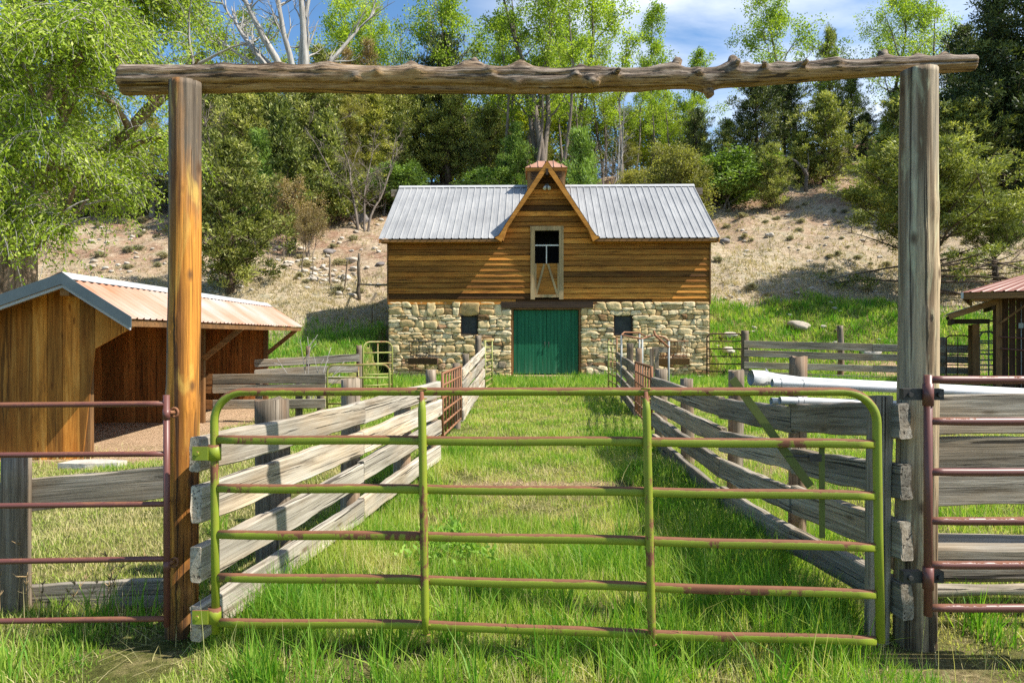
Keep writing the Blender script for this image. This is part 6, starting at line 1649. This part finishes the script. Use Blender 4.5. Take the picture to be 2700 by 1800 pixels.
# old stake fence on the left slope
for (px, yt, yb, r, lab) in ((748,640,688,0.03,'leftmost thin stake of the old fence on the dry slope'),(795,645,714,0.035,'thin leaning stake of the old fence below the tan shrub'),(825,662,728,0.03,'slender stake of the old fence left of the thick grey stake'),(870,676,750,0.06,'thick grey stake of the old fence beside loose stones'),(908,680,770,0.04,'leaning stake of the old fence left of the dark crooked post'),(946,668,792,0.085,'dark crooked post at the end of the old fence near the barn'),(981,803,855,0.03,'short dark stake in the shaded grass by the barn corner')):
    b = hit(px, yb); h = (yb-yt)/F_PX*b.y
    t = thing('fence_stake', lab, 'stake', tuple(b))
    m = MB(); off = random.uniform(0, 9); n = 9
    m.tube([Vector((noise.noise(Vector((i*0.6, off, 0)))*r*0.9 + (0.10*h*i/n if 'leaning' in lab else 0), 0, -0.1+(h+0.1)*i/n)) for i in range(n+1)], [r*(1.1-0.35*i/n) for i in range(n+1)], 8); m.build('stake', MAT['post_grey'], t)
t = thing('fence_rail', 'thin grey rail between the dark crooked post and the barn wall', 'rail', tuple(P(948, 750, 27.2)))
m = MB(); a = P(946, 749, hit(946,792).y); b = P(1021, 751, 27.0); m.tube([a, a.lerp(b, 0.5)+Vector((0,0,-0.02)), b], 0.04, 8); m.build('rail', MAT['post_grey'], t, tuple(P(948, 750, 27.2)))
t = thing('leaning_board', 'short weathered board leaning in the grass by the barn corner', 'board', tuple(hit(976, 800)))
plank('board', Vector(t.location)+Vector((-0.02,0,-0.1)), Vector(t.location)+Vector((0.30,0,0.50)), 0.12, 0.04, MAT['board'], t, 5)

# ------------------------------------------------------------------ rocks
ROCKS = []
for k in range(5):
    import bmesh
    bm = bmesh.new(); bmesh.ops.create_icosphere(bm, subdivisions=3, radius=1.0)
    for v in bm.verts:
        p = v.co.copy(); n1 = noise.noise(p*1.1+Vector((k*7, 0, 0))); n2 = noise.noise(p*2.6+Vector((k*7, 3, 0)))
        q = p*(1+0.35*n1+0.16*n2); 
        q = Vector((q.x, q.y*0.8, q.z*0.55)); v.co = q
        if abs(v.co.z) > 0.42: v.co.z = math.copysign(0.42+(abs(v.co.z)-0.42)*0.3, v.co.z)
    me = bpy.data.meshes.new('rock'); bm.to_mesh(me); bm.free(); ROCKS.append(me)
def rock(px, py, wpx, label, group=None, mat='rock', k=None, hgt=1.0, name='rock'):
    b = hit(px, py); s = wpx/2/F_PX*b.y
    k = random.randrange(5) if k is None else k
    key = (k, mat)
    if key not in RM:
        me = ROCKS[k].copy(); me.materials.clear(); me.materials.append(MAT[mat]); me.polygons.foreach_set('use_smooth', [True]*len(me.polygons)); RM[key] = me
    o = bpy.data.objects.new(name, RM[key]); COL.objects.link(o); s *= 1.35; o.location = (b.x, b.y, b.z+s*0.22*hgt); o.scale = (s, s, s*hgt); o.rotation_euler = (random.uniform(-.2,.2), random.uniform(-.2,.2), random.uniform(0, 6.28))
    return tag(o, label, 'rock', group)
RM = {}
rock(955, 588, 30, 'round shiny grey boulder under the low spreading juniper', mat='rock_dark', k=1, hgt=1.7, name='boulder')
rock(2104, 866, 44, 'large flat white rock in the green bank above the corral fence', k=2, name='boulder')
rock(2294, 935, 42, 'whitish boulder showing through the corral fence beside the grey post', k=0, name='boulder')
rock(1922, 890, 30, 'pale rock in grass above the round cornered gate', k=3, name='boulder')
rock(868, 668, 26, 'brown flat topped rock behind the thick grey stake', mat='rock_dark', k=4, name='boulder')
rock(930, 690, 26, 'pale boulder left of the dark crooked post', k=3, name='boulder')
rock(1002, 700, 20, 'dark grey rock beside the upper barn wall', mat='rock_dark', k=2, name='boulder')
rock(1912, 640, 24, 'dark rock on the dry slope right of the barn roof', mat='rock_dark', k=1, name='boulder')
rock(2030, 625, 22, 'pale rock midway on the right dry slope', k=0, name='boulder')
rock(1920, 930, 30, 'pale rock seen through the bars of the round cornered gate', k=2, name='boulder')
RR = random.Random(12)
for i in range(70):
    px, py = (RR.uniform(240, 440), RR.uniform(600, 745)) if i < 34 else (RR.uniform(520, 700), RR.uniform(640, 780))
    if i >= 34 and RR.random() < 0.3: px = RR.uniform(500, 560)
    rock(px, py, RR.uniform(5, 15), 'small pale stone scattered on the dry slope behind the open shed', 'stones behind the shed')
for i in range(70):
    px = RR.gauss(850, 60); py = 700 + (px-760)*0.28 + RR.gauss(0, 22)
    if px > 1000 or px < 730: continue
    rock(px, py, RR.uniform(6, 19), 'pale stone among the loose stones along the old stake fence', 'stones along the stake fence')
for i in range(60):
    rock(RR.uniform(1890, 2330), RR.uniform(560, 800), RR.uniform(4, 13), 'small pale stone scattered on the dry slope right of the barn', 'stones right of the barn')
for i in range(26):
    rock(RR.uniform(2530, 2700), RR.uniform(490, 610), RR.uniform(6, 17), 'stone on the bare slope at the far right above the stall', 'stones above the stall')
for i in range(22):
    rock(RR.uniform(700, 1010), RR.uniform(575, 690), RR.uniform(5, 14), 'stone on the reddish slope between low juniper and barn', 'stones left of the barn roof')
for i in range(14):
    rock(RR.uniform(1880, 2340), RR.uniform(815, 920), RR.uniform(7, 18), 'stone half hidden in the green bank behind the corral fence', 'stones in the green bank')
# ------------------------------------------------------------------ grass
def scatter(rng, n, y0, y1, pad=1.12):
    """points over the ground in front of the camera, denser towards it"""
    Y = y0 + (y1-y0)*rng.random(n)**1.0
    half = (CX/F_PX)*Y*pad + 0.4
    keep = rng.random(n) < half/half.max()
    Y = Y[keep]; half = half[keep]
    return (rng.random(len(Y))*2-1)*half, Y
def noise2(x, y, s, o=0.0):
    a = np.sin(x*s*1.7+o)*np.cos(y*s*1.3+o*2) + np.sin(x*s*0.83-y*s*1.9+o*3)*0.8 + np.sin(x*s*3.7+y*s*2.9+o)*0.5 + np.sin(x*s*6.1-y*s*5.3+o*5)*0.35
    return a/2.2
def blades(rng, x, y, h, w, tint, lean=0.35, curl=0.5):
    n = len(x); z = H(x, y)
    az = rng.random(n)*2*np.pi; ln = np.abs(rng.normal(0, lean, n))
    dx, dy = np.cos(az)*ln, np.sin(az)*ln
    fa = rng.random(n)*2*np.pi; sx_, sy_ = np.cos(fa)*w/2, np.sin(fa)*w/2
    def at(t, k): return np.stack([x + dx*h*(t*0.6+curl*t*t) + sx_*k, y + dy*h*(t*0.6+curl*t*t) + sy_*k, z - 0.01 + h*t*(1-0.22*ln*t)], 1)
    V = np.stack([at(0.0, 1), at(0.0, -1), at(0.5, 0.8), at(0.5, -0.8), at(1.0, 0.0)], 1).reshape(-1, 3)
    b = np.arange(n)*5
    Qd = np.stack([b, b+1, b+3, b+2], 1); Tr = np.stack([b+2, b+3, b+4], 1)
    return V, Qd, Tr, tint
def merge(name, parts, mat, label, cat):
    Vs, Qs, Ts, tq, tt = [], [], [], [], []; o = 0
    for V, Qd, Tr, ti in parts:
        Vs.append(V); Qs.append(Qd+o); Ts.append(Tr+o); tq.append(ti); tt.append(ti); o += len(V)
    me = np_mesh(name, np.concatenate(Vs), quads=np.concatenate(Qs), tris=np.concatenate(Ts), tint=np.concatenate(tq+tt))
    return tag(obj(name, me, mat), label, cat, kind='stuff')
rng = np.random.default_rng(5)
def okmask(x, y):
    barn_in = (x > -4.6) & (x < 7.2) & (y > 24.35)
    step = (x > -0.1) & (x < 2.4) & (y > 24.0)
    return ~(barn_in | step)
parts = []; ntot = 0
for (y0, y1, dens, hmin) in ((2.6, 4.2, 5200, 0), (4.2, 6.2, 3600, 0), (6.2, 9.5, 2000, 0), (9.5, 14.5, 950, 0), (14.5, 21.0, 520, 0), (21.0, 33.0, 300, 0)):
    area = 2*0.73*1.12*(y0+y1)/2*(y1-y0)
    x, y = scatter(rng, int(area*dens*1.15), y0, y1)
    g = 1-dry_mask(x, y); dm = dirt_mask(x, y)
    bare = np.clip(noise2(x, y, 2.3, 4)*1.3 - 0.45, 0, 1)*(1-sm(9, 22, y))          # thin worn patches
    keep = okmask(x, y) & (rng.random(len(x)) < g*1.05) & (rng.random(len(x)) > dm*1.1) & (rng.random(len(x)) > bare*1.4)
    x, y = x[keep], y[keep]; n = len(x)
    p = noise2(x, y, 0.75, 1.0); q = noise2(x, y, 2.6, 2.0)
    # tall lush grass at the gate, along the fences and against the barn; short and dry in the middle of the lane and at left
    lush = np.clip(0.35 + 0.45*p + 0.35*q, 0, 1)
    gate = np.exp(-((y-3.45)/0.55)**2)*0.16*(0.3+q) + np.exp(-((y-4.6)/0.9)**2)*0.25*((x > -1.6) & (x < 2.1))
    lane_l = np.exp(-((x-(-1.45+0.16*(y-3.9)))/0.35)**2)*0.45*(y < 9.5); lane_r = np.exp(-((x-1.65)/0.55)**2)*0.6*(y < 11)
    wall = np.exp(-((y-24.0)/1.2)**2)*0.7*((x > -4.5) & (x < 7.2)) + np.exp(-((x-2.0)/0.6)**2 - ((y-20)/4)**2)*0.6
    leftdry = ((x < -1.75) & (y > 4.4) & (y < 8.8))*0.45
    lush = np.clip(lush*0.55 - 0.5*np.exp(-((x+1.9)/0.25)**2-((y-3.8)/0.4)**2) - 0.5*np.exp(-((x-2.2)/0.3)**2-((y-3.6)/0.4)**2) + gate + lane_l + lane_r + wall - leftdry*0.8, 0, 1.25)
    far = sm(19, 24, y)
    lush = np.where(y > 20, np.clip(0.55+0.4*q, 0.2, 1.1), lush)
    h = (0.045 + 0.24*lush**1.3)*rng.uniform(0.55, 1.35, n)
    h = np.where(y > 20, (0.13+0.22*lush)*rng.uniform(0.6, 1.3, n), h)
    w = np.maximum(0.0052, y*0.0009)*rng.uniform(0.7, 1.5, n)
    dryness = np.clip(0.60 - 0.45*lush - 0.25*q + 0.45*np.clip(noise2(x, y, 1.25, 7.0)-0.1, 0, 1)*(y < 20) + leftdry*0.5 + rng.normal(0, 0.22, n) - 0.10*far, 0, 1)
    tint = 1-dryness
    clear = np.exp(-((x+1.93)/0.32)**2-((y-3.55)/0.40)**2) + np.exp(-((x-2.15)/0.34)**2-((y-3.45)/0.40)**2)
    h = h*(1-0.8*np.clip(clear*1.3, 0, 1))
    ln = np.where(h > 0.16, 0.42, 0.6)
    parts.append(blades(rng, x, y, h, w, np.clip(tint, 0, 1), 0.5, 0.45)); ntot += n
# long tufts in front of and under the gate
tx, ty = [], []
for k in range(90):
    cx = rng.uniform(-2.6, 2.7); cy = rng.uniform(3.15, 4.1) if rng.random() < 0.75 else rng.uniform(4.2, 6.5)
    if (abs(cx+1.93) < 0.42 or abs(cx-2.15) < 0.42) and cy < 3.95: continue
    m_ = rng.integers(25, 60); tx.append(cx+rng.normal(0, 0.045, m_)); ty.append(cy+rng.normal(0, 0.045, m_))
tx = np.concatenate(tx); ty = np.concatenate(ty); n = len(tx)
parts.append(blades(rng, tx, ty, rng.uniform(0.12, 0.34, n), rng.uniform(0.006, 0.011, n), np.clip(rng.normal(0.85, 0.15, n), 0, 1), 0.45, 0.55)); ntot += n
# standing dead stems with seed heads
n = 900; x, y = scatter(rng, n, 2.9, 8.0); n = len(x)
parts.append(blades(rng, x, y, rng.uniform(0.22, 0.46, n), rng.uniform(0.003, 0.005, n), np.clip(rng.normal(0.06, 0.06, n), 0, 1), 0.35, 0.4)); ntot += n
# flattened dead straw among the green
n = 42000; x, y = scatter(rng, n, 2.7, 11.0); k_ = rng.random(len(x)) < np.clip(0.35 - 0.5*noise2(x, y, 0.75, 1.0), 0.05, 0.9); x, y = x[k_], y[k_]; n = len(x)
parts.append(blades(rng, x, y, rng.uniform(0.05, 0.16, n), np.maximum(0.004, y*0.0007), np.clip(rng.normal(0.05, 0.08, n), 0, 1), 1.6, 0.5)); ntot += n
merge('grass', parts, MAT['lf_grass'], 'green meadow grass covering lane, paddocks and the bank beside the barn', 'grass')
print('grass blades', ntot)
# dry bunch grass on the slopes
parts = []
for (y0, y1, dens) in ((20.5, 28, 40), (28, 36, 34), (36, 50, 16)):
    area = 2*0.73*1.12*(y0+y1)/2*(y1-y0)
    x, y = scatter(rng, int(area*dens*1.15), y0, y1)
    g = dry_mask(x, y); r_ = red_mask(x, y)
    keep = okmask(x, y) & (rng.random(len(x)) < g*(1-0.75*r_)) & ~((x > -4.6) & (x < 7.2) & (y < 33)) & ((x > -9.2) | (y > 18.5))
    x, y = x[keep], y[keep]
    k = 5; x = np.repeat(x, k) + rng.normal(0, 0.06, len(x)*k); y = np.repeat(y, k) + rng.normal(0, 0.06, len(y)*k); n = len(x)
    p = noise2(x, y, 1.1, 3)
    parts.append(blades(rng, x, y, rng.uniform(0.07, 0.24, n), y*0.0009*rng.uniform(0.7, 1.3, n), np.clip(0.62+0.3*p+rng.normal(0, 0.2, n), 0, 1), 0.8, 0.5))
merge('dry_grass', parts, MAT['lf_dry'], 'pale dry bunch grass on the slopes behind the barn and shed', 'dry grass')
# a leafy green weed patch in the lane
lvw = Leaves(3); RW = random.Random(3)
for k in range(34):
    x = RW.gauss(-0.45, 0.16); y = RW.gauss(5.15, 0.18); h = RW.uniform(0.03, 0.2)
    lvw.clump((x, y, hz(x, y)+h), (0, 0, 1), 16, 0.07, 0.055, 0.026, 0.6+RW.gauss(0, 0.1), 0.4, 0.8)
wt_ = obj('weed_patch', lvw.mesh('weed_patch'), MAT['lf_weed']); tag(wt_, 'small leafy weed patch low in the lane grass behind the green gate', 'weeds', kind='stuff')
# dry stalks at the left fence
ws = thing('dry_weed', 'thin dry seed stalks at the foot of the low grey fence', 'weed', (-2.6, 4.05, 0)); m = MB(); RW = random.Random(8)
for k in range(16):
    x = RW.uniform(-0.35, 0.75); p = wander((x, RW.uniform(-0.1, 0.1), -0.02), Vector((RW.gauss(0.25, 0.25), RW.gauss(0, .2), 1)), RW.uniform(0.25, 0.48), 5, RW, 0.08); m = MB(); m.tube(p, taper(0.004, 0.002, 6), 3)
    for q in p[3:]:
        for _ in range(4): m.tube([q, q+Vector((RW.gauss(0,.02), RW.gauss(0,.02), RW.uniform(0.01,.04)))], [0.004, 0.001], 3)
    m.build('stalk', MAT['trim'], ws)
